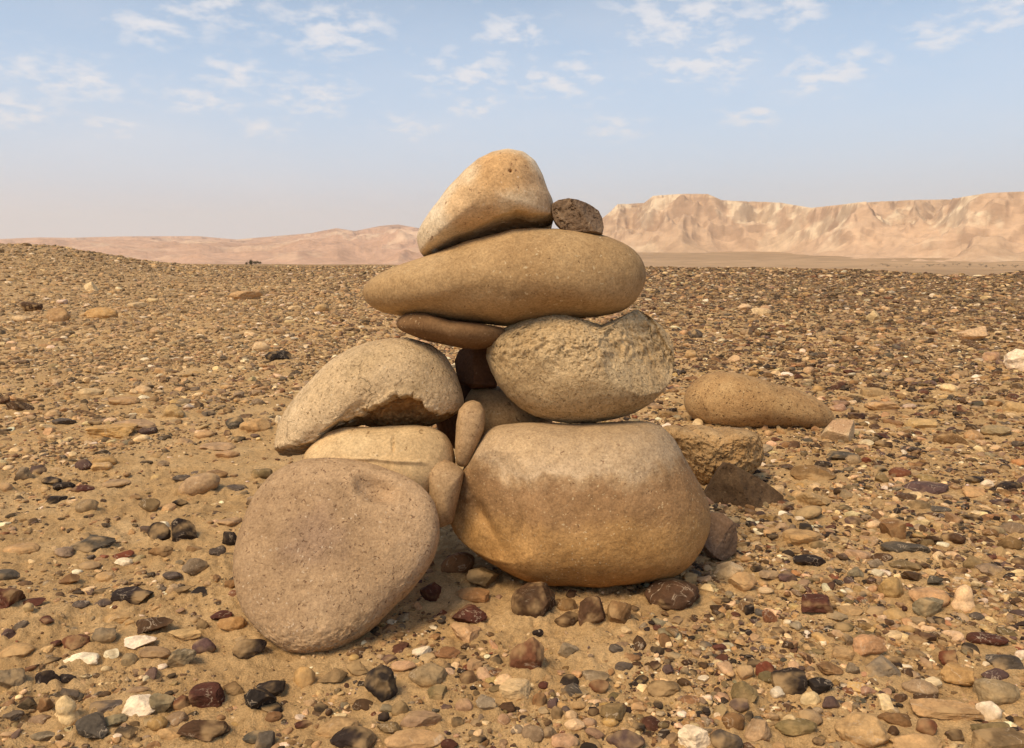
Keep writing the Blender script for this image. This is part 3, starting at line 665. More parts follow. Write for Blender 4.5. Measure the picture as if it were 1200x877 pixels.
# tile, centre x, bottom y, width, height (tile units), colour, shape, [landmark label]
PEB = [
 (G1, 607, 452, 137, 65, 'white', 'wedge', 'white triangular chip with its point to one side, beside the flat dark taupe pebble', 'the white triangular chip'),
 (G1, 358, 503, 165, 53, 'white', 'flat', 'long white flat chip lying on sand in the front left corner', 'the long white chip'),
 (G1, 490, 490, 70, 45, 'white', 'ang'), (G1, 563, 525, 72, 62, 'taupe', 'round'), (G1, 455, 420, 115, 80, 'grey', 'round'),
 (G1, 668, 388, 175, 90, 'darkbrown', 'ang'), (G1, 330, 455, 120, 80, 'brick', 'ang'),
 (G1, 795, 530, 120, 95, 'grey', 'ang', 'grey angular pebble with a chipped pale edge, left of the leaning flat boulder', 'the chipped grey pebble'),
 (G1, 675, 495, 145, 60, 'taupe', 'flat'), (G1, 800, 405, 150, 45, 'tan', 'flat'), (G1, 885, 465, 105, 75, 'purple', 'round'),
 (G1, 1005, 370, 130, 75, 'orange', 'round', 'smooth orange-brown pebble touching the left rim of the leaning flat boulder', 'the smooth orange-brown pebble'),
 (G1, 880, 365, 55, 50, 'olive', 'ang'), (G1, 540, 97, 75, 40, 'white', 'ang'), (G1, 540, 58, 90, 45, 'red', 'ang'),
 (G1, 848, 132, 115, 75, 'grey', 'round'), (G1, 578, 252, 165, 65, 'black', 'block', 'black brick-shaped rock lying alone on open sand at the left', 'the black brick-shaped rock'),
 (G1, 305, 172, 85, 50, 'brown', 'ang'), (G1, 748, 140, 85, 35, 'slate', 'flat'), (G1, 945, 45, 70, 50, 'slate', 'ang'),
 (G1, 35, 152, 110, 52, 'slate', 'flat'), (G1, 20, 268, 150, 112, 'maroon', 'ang', 'big dark maroon rock cut by the left edge of the picture', 'the big dark maroon rock'),
 (G1, 145, 260, 110, 45, 'maroon', 'ang'), (G1, 125, 290, 45, 45, 'cream', 'round'), (G1, 352, 272, 75, 35, 'slate', 'flat'),
 (G1, 448, 270, 85, 35, 'slate', 'flat'), (G1, 212, 602, 95, 80, 'black', 'ang'), (G1, 298, 600, 75, 50, 'black', 'ang'),
 (G1, 50, 620, 130, 108, 'grey', 'ang'), (G1, 70, 490, 160, 80, 'tan', 'round'), 
 (G1, 290, 775, 120, 135, 'cream', 'peanut', 'cream peanut-shaped pebble standing in sand at the front left', 'the cream peanut-shaped pebble'),
 (G1, 615, 750, 165, 112, 'white', 'wedge', 'jagged white rock chip, largest white stone in the front left corner', 'the jagged white rock'),
 (G1, 705, 738, 110, 90, 'grey', 'ang'), (G1, 470, 722, 200, 62, 'slate', 'flat'), (G1, 410, 852, 165, 122, 'slate', 'ang', 'dark slate rock with a ragged top, bottom left of the picture', 'the ragged slate rock'),
 (G1, 790, 712, 75, 70, 'brick', 'round'), (G1, 905, 708, 145, 102, 'maroon', 'block', 'dark maroon block with pale specks, right of the jagged white rock', 'the speckled maroon block'),
 (G1, 1130, 735, 140, 150, 'black', 'ang', 'jagged black rock in front of the leaning flat boulder', 'the jagged black rock'),
 (G1, 685, 815, 85, 65, 'ochre', 'round', 'yellow ochre round pebble below the jagged white rock', 'the yellow ochre round pebble'),
 (G1, 890, 862, 210, 110, 'darkbrown', 'ang', 'dark brown glossy rock with a hooked outline, on the bottom edge', 'the hooked dark rock'),
 (G1, 1115, 862, 130, 58, 'slate', 'flat'), (G1, 735, 842, 120, 60, 'tan', 'round'), (G1, 1085, 505, 140, 112, 'black', 'ang'),
 (G1, 520, 342, 140, 56, 'tan', 'round'), (G1, 790, 210, 80, 40, 'olive', 'ang'), (G1, 870, 205, 90, 45, 'black', 'ang'), (G1, 1000, 190, 55, 45, 'brown', 'ang'),
 (G1, 960, 320, 95, 45, 'maroon', 'flat'), (G1, 205, 345, 70, 40, 'maroon', 'ang'), (G1, 190, 850, 120, 45, 'grey', 'flat'), (G1, 170, 770, 90, 45, 'taupe', 'flat'),
 (G1, 200, 730, 60, 75, 'brown', 'ang'), (G1, 500, 795, 95, 55, 'grey', 'ang'), (G1, 600, 640, 105, 32, 'taupe', 'flat'), (G1, 1010, 650, 120, 65, 'brown', 'ang'),
 (G1, 40, 400, 60, 50, 'purple', 'ang'), (G1, 245, 440, 60, 35, 'maroon', 'ang'), (G1, 280, 50, 90, 50, 'grey', 'ang'), (G1, 390, 105, 100, 45, 'taupe', 'round'),
 (G1, 460, 155, 95, 45, 'tan', 'flat'), (G1, 700, 55, 110, 60, 'brown', 'ang'),
 (G2, 875, 130, 155, 105, 'brown', 'lens', 'brown lens-shaped pebble tilted against sand between the two big front boulders', 'the tilted brown lens pebble'),
 (G2, 985, 202, 140, 115, 'olive', 'ang', 'olive-grey angular rock in front of the gap between the two big front boulders', 'the olive-grey angular rock'),
 (G2, 760, 258, 95, 100, 'maroon', 'ang'), (G2, 940, 250, 150, 66, 'orange', 'flat', 'orange-brown flat pebble half buried in front of the olive-grey angular rock'),
 (G2, 930, 342, 150, 92, 'maroon', 'ang', 'dark maroon rock with a sandy side, between the two big front boulders', 'the sandy-sided maroon rock'),
 (G2, 905, 427, 140, 90, 'tan', 'ang'), (G2, 830, 492, 115, 55, 'brown', 'flat'), 
 (G2, 745, 612, 165, 115, 'taupe', 'round', 'large taupe triangular pebble in open sand right of the leaning flat boulder', 'the large taupe pebble'),
 (G2, 540, 688, 160, 158, 'black', 'wedge', 'black boot-shaped rock in front of the leaning flat boulder', 'the black boot-shaped rock'),
 (G2, 465, 712, 92, 56, 'darkbrown', 'round'), (G2, 920, 602, 75, 52, 'darkbrown', 'block'), (G2, 785, 682, 85, 62, 'olive', 'block'),
 (G2, 905, 727, 86, 76, 'pink', 'round'), (G2, 1000, 722, 112, 80, 'grey', 'ang'), 
 (G2, 1125, 664, 150, 92, 'cream', 'block', 'cream rectangular block sunk in sand in front of the dusty red rock', 'the cream rectangular block'),
 (G2, 210, 614, 96, 96, 'ochre', 'round', 'ochre pebble capped with sand right under the leaning flat boulder', 'the sand-capped ochre pebble'),
 (G2, 335, 612, 136, 92, 'olive', 'ang'), (G2, 440, 572, 92, 72, 'olive', 'ang'), (G2, 70, 660, 132, 82, 'black', 'ang'), (G2, 50, 737, 146, 76, 'black', 'flat'),
 (G2, 75, 772, 82, 50, 'brown', 'round'), (G2, 360, 835, 205, 105, 'tan', 'round'), 
 (G2, 420, 900, 195, 120, 'black', 'round', 'black smooth rounded rock on the bottom edge in front of the leaning boulder', 'the black smooth rock'),
 (G2, 40, 895, 88, 84, 'slate', 'block'), (G2, 575, 822, 102, 56, 'olive', 'ang'), (G2, 715, 795, 185, 78, 'pink', 'flat'), (G2, 690, 890, 265, 90, 'tan', 'round'),
 (G2, 555, 767, 52, 46, 'black', 'round'), (G2, 840, 885, 78, 48, 'maroon', 'round'), (G2, 625, 740, 75, 75, 'olive', 'round'), (G2, 205, 800, 80, 40, 'maroon', 'flat'),
 (G2, 640, 550, 110, 50, 'pink', 'flat'), (G2, 1140, 820, 70, 55, 'cream', 'round'), (G2, 870, 790, 60, 55, 'black', 'ang'), (G2, 1075, 780, 60, 60, 'taupe', 'round'),
 (G3, 95, 322, 205, 168, 'darkbrown', 'ang', 'large dark brown rock with pale scratches under the front of the biggest boulder', 'the large scratched dark rock'),
 (G3, 238, 292, 92, 76, 'brown', 'round'), (G3, 345, 352, 132, 148, 'darkbrown', 'wedge', 'dark pyramid-shaped rock with pale edges below the biggest boulder', 'the dark pyramid-shaped rock'),
 (G3, 465, 347, 112, 112, 'brown', 'ang'), (G3, 240, 362, 122, 66, 'darkbrown', 'flat'),
 (G3, 700, 288, 262, 152, 'darkbrown', 'round', 'dusty dark brown rock under the right front of the biggest boulder', 'the dusty dark brown rock'),
 (G3, 770, 172, 66, 56, 'tan', 'round'), (G3, 840, 197, 66, 42, 'cream', 'ang'), (G3, 940, 132, 136, 76, 'cream', 'wedge'), (G3, 1000, 207, 122, 96, 'tan', 'ang'),
 (G3, 1100, 210, 76, 32, 'cream', 'flat'), (G3, 1062, 114, 56, 36, 'black', 'ang'), (G3, 1115, 162, 96, 52, 'taupe', 'ang'), (G3, 1075, 312, 52, 46, 'slate', 'round'),
 (G3, 1025, 302, 46, 52, 'black', 'ang'), (G3, 1115, 342, 66, 66, 'brick', 'ang'),
 (G3, 65, 552, 152, 168, 'brick', 'ang', 'dusty red rock standing in open sand in front of the biggest boulder', 'the dusty red rock'),
 (G3, 112, 412, 50, 40, 'black', 'round'), (G3, 495, 382, 46, 32, 'cream', 'ang'), (G3, 245, 482, 92, 72, 'grey', 'ang'), (G3, 447, 467, 66, 42, 'slate', 'round'),
 (G3, 705, 492, 72, 32, 'grey', 'flat'), (G3, 485, 542, 82, 42, 'slate', 'flat'), (G3, 655, 652, 148, 82, 'olive', 'round'), (G3, 360, 602, 126, 56, 'grey', 'flat'),
 (G3, 378, 642, 92, 62, 'brick', 'round'), (G3, 445, 667, 72, 42, 'olive', 'round'), (G3, 676, 564, 52, 44, 'purple', 'round'), (G3, 748, 562, 42, 36, 'grey', 'round'),
 (G3, 830, 592, 56, 36, 'white', 'ang'), (G3, 745, 612, 62, 42, 'darkbrown', 'ang'), (G3, 1010, 577, 76, 66, 'taupe', 'round'), (G3, 1005, 692, 116, 106, 'olive', 'wedge'),
 (G3, 120, 707, 66, 76, 'brown', 'round'), (G3, 195, 762, 56, 72, 'darkbrown', 'round'), (G3, 255, 757, 56, 46, 'cream', 'round'), (G3, 285, 722, 76, 46, 'tan', 'round'),
 (G3, 352, 742, 52, 36, 'darkbrown', 'round'), (G3, 440, 777, 122, 82, 'olive', 'flat'), (G3, 270, 807, 92, 52, 'cream', 'round'), (G3, 425, 802, 76, 52, 'ochre', 'round'),
 (G3, 490, 900, 170, 112, 'purple', 'round', 'dark purplish smooth rock on the bottom edge below the biggest boulder', 'the dark purplish smooth rock'),
 (G3, 790, 905, 155, 140, 'white', 'ang', 'rough white quartz rock on the bottom edge of the picture', 'the rough white quartz rock'),
 (G3, 925, 905, 145, 112, 'slate', 'round', 'blue-grey smooth rock on the bottom edge beside the rough white quartz rock'), 
 (G3, 1065, 862, 132, 112, 'taupe', 'ang'), (G3, 90, 852, 102, 82, 'taupe', 'round'), (G3, 25, 822, 62, 52, 'grey', 'round'), (G3, 160, 842, 72, 62, 'grey', 'ang'),
 (G3, 960, 802, 102, 86, 'brown', 'round'), (G3, 985, 727, 92, 56, 'purple', 'flat'), (G3, 230, 890, 125, 86, 'pink', 'round'), (G3, 1110, 610, 90, 50, 'olive', 'flat'),
 (G4, 165, 642, 152, 112, 'black', 'block', 'charcoal black rounded block on sand in the front right corner', 'the charcoal black block'),
 (G4, 298, 642, 102, 72, 'black', 'block'), (G4, 115, 667, 62, 52, 'white', 'round'), (G4, 252, 692, 92, 72, 'cream', 'round'), (G4, 343, 717, 86, 62, 'purple', 'round'),
 (G4, 60, 567, 96, 86, 'red', 'ang'), (G4, 280, 302, 132, 86, 'maroon', 'block', 'dark maroon smooth block at the edge of a bare sand patch on the right', 'the smooth maroon block'),
 (G4, 560, 582, 172, 108, 'grey', 'wedge', 'pale grey pyramid-shaped pebble in the front right part of the gravel', 'the pale grey pyramid pebble'), 
 (G4, 500, 482, 146, 118, 'tan', 'ang', 'split tan rock with a crack, behind the pale grey pyramid pebble', 'the split tan rock'), (G4, 395, 497, 112, 62, 'tan', 'round'),
 (G4, 340, 572, 112, 72, 'brown', 'ang'), (G4, 440, 567, 62, 62, 'grey', 'ang'), (G4, 610, 237, 112, 96, 'ochre', 'round', 'yellow ochre rounded cobble left of the cream pointed rock', 'the yellow ochre cobble'),
 (G4, 770, 267, 172, 88, 'tan', 'flat'), (G4, 912, 287, 100, 128, 'cream', 'peanut', 'cream pointed rock standing upright on sand at the right', 'the cream pointed rock'),
 (G4, 760, 318, 136, 98, 'grey', 'ang'), (G4, 545, 302, 112, 56, 'taupe', 'round'), (G4, 620, 327, 106, 66, 'tan', 'round'), (G4, 430, 297, 116, 46, 'tan', 'flat'),
 (G4, 370, 332, 92, 46, 'grey', 'ang'), (G4, 405, 372, 96, 46, 'olive', 'round'), (G4, 850, 522, 116, 82, 'red', 'ang', 'brick red angular rock among grey gravel at the front right', 'the brick red angular rock'),
 (G4, 890, 612, 146, 98, 'ochre', 'ang'), (G4, 1020, 432, 182, 56, 'maroon', 'flat'), (G4, 1095, 537, 166, 78, 'slate', 'ang'), (G4, 1050, 587, 132, 56, 'purple', 'flat'),
 (G4, 1170, 492, 52, 42, 'white', 'round'), (G4, 1018, 527, 36, 28, 'white', 'round'), (G4, 1065, 687, 192, 122, 'taupe', 'round', 'large grey-tan smooth pebble above the black-and-white pebble near the right edge', 'the large grey-tan pebble'),
 (G4, 840, 762, 302, 92, 'tan', 'block', 'long flat tan slab lying in gravel in the front right corner', 'the long flat tan slab'),
 (G4, 730, 647, 152, 78, 'taupe', 'round'), (G4, 785, 632, 82, 62, 'white', 'flat'), (G4, 750, 674, 122, 42, 'darkbrown', 'flat'), (G4, 1025, 757, 106, 96, 'white', 'round'),
 (G4, 625, 782, 162, 78, 'brown', 'ang'), (G4, 755, 827, 96, 76, 'brick', 'round'), (G4, 480, 875, 232, 145, 'tan', 'round', 'big tan rounded rock on the bottom edge in front of the long tan slab', 'the big tan rounded rock'),
 (G4, 715, 900, 232, 90, 'tan', 'round'), (G4, 195, 832, 192, 62, 'olive', 'flat'), (G4, 168, 787, 66, 62, 'cream', 'round'), (G4, 255, 782, 102, 72, 'taupe', 'round'),
 (G4, 1080, 905, 265, 105, 'olive', 'block'), (G4, 1040, 837, 172, 82, 'olive', 'ang'), (G4, 615, 832, 52, 52, 'darkbrown', 'round'), (G4, 250, 92, 142, 56, 'black', 'flat', 'long black slab in gravel, in front of the pinkish tan flat pebble'),
 (G4, 468, 54, 122, 56, 'pink', 'flat', 'pinkish tan flat smooth pebble in gravel right of the cairn', 'the pinkish flat pebble'), (G4, 570, 67, 92, 46, 'darkbrown', 'ang'), (G4, 155, 160, 82, 46, 'purple', 'flat'), (G4, 30, 112, 62, 36, 'black', 'ang'),
 (G4, 1030, 137, 122, 62, 'grey', 'wedge'), (G4, 960, 107, 82, 72, 'olive', 'round'), (G4, 872, 55, 62, 27, 'cream', 'flat'), (G4, 700, 160, 90, 55, 'darkbrown', 'ang'),
 (G4, 790, 175, 80, 50, 'slate', 'ang'), (G4, 860, 105, 60, 50, 'brown', 'ang'), (G4, 660, 110, 130, 60, 'olive', 'ang'), (G4, 540, 100, 80, 45, 'grey', 'ang'), (G4, 455, 140, 75, 55, 'grey', 'ang'),
 (GL, 850, 557, 186, 102, 'pink', 'lens', 'smooth pinkish-tan flat oval cobble lying on sand left of the cairn', 'the pinkish-tan oval cobble'),
 (GL, 680, 747, 102, 88, 'black', 'ang', 'black rounded rock touching a leaning black wedge rock, left of the cairn', 'the pair of black rocks'), 
 (GL, 785, 752, 132, 112, 'black', 'wedge', 'black wedge rock leaning on a black rounded rock, left of the cairn'), (GL, 695, 692, 56, 36, 'white', 'round'),
 (GL, 360, 440, 76, 52, 'purple', 'round'), (GL, 165, 462, 66, 50, 'purple', 'round'), (GL, 450, 422, 106, 46, 'ochre', 'flat', 'orange and cream layered flat pebble in gravel at the left', 'the orange layered pebble'),
 (GL, 435, 450, 92, 42, 'tan', 'flat'), (GL, 390, 125, 102, 40, 'cream', 'flat', 'pale cream oval pebble in the gravel left of the hollow boulder', 'the pale cream oval pebble'), (GL, 465, 122, 42, 30, 'cream', 'round'),
 (GL, 610, 117, 76, 42, 'cream', 'round'), (GL, 570, 122, 36, 28, 'cream', 'round'), (GL, 530, 167, 136, 42, 'tan', 'flat'), (GL, 745, 222, 112, 66, 'tan', 'round'),
 (GL, 490, 307, 186, 62, 'ochre', 'block', 'brown slab-like rock in gravel at the left, in front of a pinkish stone', 'the brown slab-like rock'), (GL, 575, 272, 192, 60, 'pink', 'round'), (GL, 630, 294, 82, 36, 'purple', 'flat'),
 (GL, 1090, 284, 132, 72, 'tan', 'round', 'rounded tan cobble just left of the hollow boulder tip', 'the rounded tan cobble'), (GL, 870, 310, 86, 40, 'tan', 'round'), (GL, 1000, 277, 82, 66, 'slate', 'ang'),
 (GL, 930, 357, 162, 46, 'pink', 'flat'), (GL, 970, 392, 102, 36, 'tan', 'flat'), (GL, 275, 250, 102, 30, 'slate', 'flat'), (GL, 90, 187, 112, 56, 'darkbrown', 'ang'), (GL, 20, 167, 62, 46, 'darkbrown', 'ang'),
 (GL, 775, 492, 76, 34, 'slate', 'flat'), (GL, 500, 517, 116, 34, 'taupe', 'flat'), (GL, 370, 622, 92, 66, 'taupe', 'round'), (GL, 640, 622, 96, 62, 'olive', 'round'),
 (GL, 275, 527, 92, 40, 'black', 'flat'), (GL, 355, 534, 92, 34, 'maroon', 'flat'), (GL, 225, 497, 96, 30, 'black', 'flat'), (GL, 105, 492, 76, 66, 'grey', 'ang'), (GL, 20, 532, 62, 42, 'tan', 'round'),
 (GL, 240, 587, 86, 46, 'black', 'ang'), (GL, 770, 602, 66, 42, 'black', 'ang'), (GL, 980, 682, 102, 40, 'taupe', 'flat'), (GL, 985, 767, 72, 66, 'black', 'ang'), (GL, 925, 810, 72, 52, 'slate', 'ang'),
 (GL, 385, 792, 182, 76, 'slate', 'ang'), (GL, 95, 797, 152, 56, 'tan', 'flat'), (GL, 1000, 532, 102, 32, 'slate', 'flat'), (GL, 920, 477, 112, 42, 'brown', 'flat'), (GL, 1115, 482, 92, 52, 'olive', 'round'), (GL, 1188, 242, 32, 37, 'white', 'round'),
 (GR, 875, 337, 136, 76, 'brown', 'ang', 'tan-brown humped rock on the plain at the right, beside a rounded tan pebble', 'the humped tan-brown rock'), (GR, 985, 317, 82, 52, 'tan', 'round'), (GR, 1075, 307, 122, 52, 'taupe', 'flat'),
 (GR, 1160, 194, 122, 62, 'tan', 'round', 'smooth tan oval stone cut by the right edge of the picture', 'the tan oval stone on the edge'), (GR, 878, 110, 76, 40, 'cream', 'round'), (GR, 555, 137, 96, 46, 'tan', 'flat'),
 (GR, 405, 197, 76, 44, 'pink', 'round'), (GR, 590, 192, 142, 44, 'tan', 'flat'), (GR, 485, 230, 72, 42, 'purple', 'ang'), (GR, 760, 270, 132, 52, 'tan', 'flat'),
 (GR, 300, 492, 192, 82, 'brown', 'wedge', 'brown layered rock with a tan end beside the dark three-cornered rock', 'the brown layered rock'), (GR, 527, 414, 42, 30, 'red', 'ang'), 
 (GR, 780, 537, 192, 56, 'purple', 'flat', 'long dark purplish slab lying flat in gravel at the right', 'the long purplish slab'), (GR, 670, 472, 96, 42, 'brick', 'flat'), (GR, 980, 557, 112, 52, 'tan', 'ang'),
 (GR, 590, 502, 62, 56, 'olive', 'wedge'), (GR, 1040, 517, 56, 34, 'white', 'round'), (GR, 1130, 530, 112, 46, 'black', 'flat'), (GR, 985, 502, 82, 30, 'black', 'flat'),
 (GR, 300, 602, 142, 82, 'tan', 'ang'), (GR, 280, 657, 122, 56, 'taupe', 'lens'), (GR, 243, 660, 42, 22, 'white', 'flat'), (GR, 557, 687, 66, 34, 'cream', 'lens'), (GR, 640, 732, 102, 88, 'brown', 'block'),
 (GR, 468, 674, 72, 40, 'purple', 'ang'), (GR, 835, 620, 96, 32, 'slate', 'flat'), (GR, 255, 767, 162, 78, 'tan', 'round', 'wide smooth tan cobble right of the biggest boulder', 'the wide tan cobble'), (GR, 320, 782, 86, 46, 'olive', 'round'),
 (GR, 690, 787, 202, 56, 'slate', 'flat'), (GR, 895, 767, 96, 52, 'darkbrown', 'round'), (GR, 1055, 727, 66, 46, 'brown', 'round'), (GR, 1155, 712, 112, 62, 'grey', 'round'), (GR, 1135, 787, 106, 72, 'brown', 'ang'),
 (GR, 750, 612, 92, 46, 'olive', 'round'), (GR, 475, 422, 72, 42, 'taupe', 'round'), (T5c, 672, 700, 52, 44, 'cream', 'flat', 'cream flat chip at the tip of the dark three-cornered rock'),
 (GR, 430, 400, 130, 42, 'slate', 'flat'), (GR, 600, 345, 75, 30, 'darkbrown', 'ang'), (GR, 370, 300, 0, 0, 'x', 'x'),
 (FR, 775, 425, 42, 33, 'cream', 'ang', 'cream rock standing out on the dark plain behind the cairn at the right', 'the cream rock on the dark plain'),
 (FR, 1060, 480, 86, 44, 'cream', 'ang', 'cream-tan blocky rock on the dark plain near the right edge', 'the cream-tan blocky rock'),
 (FR, 1182, 562, 72, 64, 'white', 'ang', 'bright cream white rock cut by the right edge, on the dark plain', 'the bright white rock on the edge'),
 (FR, 385, 540, 36, 24, 'cream', 'round'), (FR, 415, 392, 36, 18, 'cream', 'round'), (FR, 460, 405, 56, 19, 'cream', 'flat'), (FR, 472, 394, 30, 16, 'pink', 'round'), (FR, 275, 470, 42, 26, 'slate', 'round'),
 (FR, 420, 464, 42, 19, 'pink', 'flat'), (FR, 990, 622, 52, 24, 'cream', 'round'), (FR, 1108, 537, 50, 28, 'pink', 'flat'), (FR, 262, 530, 40, 26, 'tan', 'round'), (FR, 595, 575, 36, 22, 'pink', 'round'),
 (FL, 165, 330, 64, 42, 'tan', 'round', 'tan boulder on the left slope of the plain, beside a flatter brown one', 'the tan boulder on the left slope'), (FL, 290, 320, 92, 34, 'ochre', 'round', 'flat ochre boulder on the left slope of the plain', 'the flat ochre boulder'),
 (FL, 255, 244, 40, 28, 'cream', 'wedge', 'pale pointed rock highest on the left slope of the plain', 'the pale pointed rock'), (FL, 385, 292, 52, 18, 'cream', 'flat'), (FL, 690, 267, 95, 26, 'tan', 'flat', 'low tan rock on the plain behind the cairn, below the dark bush', 'the low tan rock'),
 (FL, 735, 414, 52, 30, 'cream', 'round'), (FL, 782, 442, 72, 30, 'black', 'flat', 'black flat rock on the plain left of the hollow boulder', 'the black flat rock'), (FL, 905, 302, 42, 24, 'tan', 'round'), (FL, 65, 330, 52, 20, 'cream', 'round'),
 (FL, 175, 280, 30, 14, 'white', 'flat'), (FL, 430, 275, 34, 12, 'cream', 'flat'), (FL, 830, 298, 40, 14, 'cream', 'flat'), (FL, 90, 300, 60, 28, 'darkbrown', 'flat'),
]
PEB = [p for p in PEB if p[5] != 'x']

def peb_mat(name, attr):
    m, t, b = new_mat(name)
    oi = t.new('ShaderNodeObjectInfo')
    if attr:
        a = t.new('ShaderNodeAttribute', attribute_name='tint'); c = a.outputs['Color']
        vec = t.new('ShaderNodeTexCoord').outputs['Object']
    else:
        c = oi.outputs['Color']
        vec = t.vmath('ADD', t.new('ShaderNodeTexCoord').outputs['Object'], t.new('ShaderNodeCombineXYZ', {0: t.math('MULTIPLY', oi.outputs['Random'], 40), 1: t.math('MULTIPLY', oi.outputs['Random'], 90.0), 2: 0.0}).outputs[0])
    n1 = t.noise(vec, 45, 6, .65, .4); n2 = t.noise(vec, 260, 5, .7); n3 = t.noise(vec, 22, 3, .5)
    c = t.mix(1, c, t.ramp(n1, [(.28, (.60, .58, .56)), (.5, (1, 1, 1)), (.72, (1.42, 1.38, 1.32))]), 'MULTIPLY')
    c = t.mix(1, c, t.ramp(n2, [(.3, (.78, .77, .76)), (.7, (1.22, 1.22, 1.22))]), 'MULTIPLY')
    # dust and clinging sand in irregular patches, and a few pale veins
    c = t.mix(t.mapr(n3, .50, .68, .02, .55), c, SAND_M)
    ve = t.math('ABSOLUTE', t.math('SUBTRACT', t.noise(vec, 30, 4, .6, .8), .5))
    c = t.mix(t.math('MULTIPLY', t.mapr(ve, .016, .004, 0, .5), t.mapr(n3, .5, .4)), c, (.55, .44, .31))
    h = t.math('ADD', n1, t.math('MULTIPLY', n2, .4))
    bp = t.new('ShaderNodeBump', {'Strength': .5, 'Distance': .004, 'Height': h}).outputs[0]
    t.l.new(c, b.inputs['Base Color']); t.l.new(bp, b.inputs['Normal'])
    b.inputs['Roughness'].default_value = .78; b.inputs['Specular IOR Level'].default_value = .12
    return m
M_peb = peb_mat('pebble_stone', False); M_grav = peb_mat('gravel_stone', True)

def rock_form(sub, kind, sd):
    """unit pebble: fits roughly a ball of radius 1"""
    g = np.random.default_rng(sd)
    d, F = ico(sub); L = d.copy()
    if kind == 'peanut':
        L = L * (1 - .28 * np.exp(-(L[:, 2] / .35) ** 2))[:, None]
        L[:, :2] *= (1 - .35 * L[:, 2:3])
    cuts = dict(round=7, flat=5, lens=0, ang=12, block=9, wedge=9, peanut=1)[kind]
    for k in range(cuts):
        n = g.normal(size=3)
        if kind == 'block' and k < 6: n = np.eye(3)[k % 3] * (1 if k < 3 else -1) + g.normal(size=3) * .13
        if kind == 'flat' and k == 0: n = np.array([0, 0, 1.0]) + g.normal(size=3) * .1
        if kind == 'wedge' and k < 3: n = [np.array([.75, -.2, .65]), np.array([-.75, -.35, .55]), np.array([.1, -.9, .45])][k] + g.normal(size=3) * .15
        n /= np.linalg.norm(n)
        dd = g.uniform(.62, .88) if kind == 'round' else g.uniform(.45, .82) if kind in ('ang', 'wedge') else g.uniform(.55, .75)
        h = L @ n - dd
        L = L - np.where(h > 0, h * (.80 if kind == 'round' else .95), 0)[:, None] * n
    S = L + sd * 3.17
    amp = dict(round=.17, flat=.17, lens=.05, ang=.18, block=.12, wedge=.12, peanut=.16)[kind]
    dn = L / np.linalg.norm(L, axis=1)[:, None]
    L = L + dn * (amp * fbm(S * 1.3, 3) + (.09 if kind in ('ang', 'wedge', 'block') else .05) * fbm(S * 4, 4, .6))[:, None]
    L -= (L.max(0) + L.min(0)) / 2
    L /= np.abs(L).max(0)
    return L, F

WARM = np.array([1.04, .93, .77])
def tint(cn, g):
    c = np.array(PAL[cn]); c = c * g.uniform(.86, 1.16) * (1 + g.normal(size=3) * .03) * WARM
    return np.clip(c, .015, .8)

SHW = dict(round='rounded', flat='flat', lens='oval', ang='angular', block='blocky', wedge='pointed', peanut='pointed')
LAND = []        # landmarks: (px, py, phrase)
LAND += [(395, 650, 'the leaning flat boulder'), (680, 600, 'the biggest boulder'), (435, 465, 'the hollow boulder'), (890, 472, 'the speckled ochre boulder'), (835, 530, 'the lumpy boulder'),
         (870, 575, 'the three-cornered rock'), (983, 507, 'the cream cut block'), (842, 628, 'the angular brown rock')]
peb_rec = []      # individual pebbles to be labelled once all are known
skirt = []
placed = []       # (x, y, radius) of every individually built pebble

def ground_pt(px, py):
    r_ = ray(px, py); z = 0.0
    P = CAM
    for _ in range(12):
        k = (z - H) / r_[2] if r_[2] < -1e-4 else 60.0
        k = min(max(k, .3), 60)
        P = CAM + r_ * k
        z = float(ground_h(P[0:1], P[1:2])[0])
    return P, k

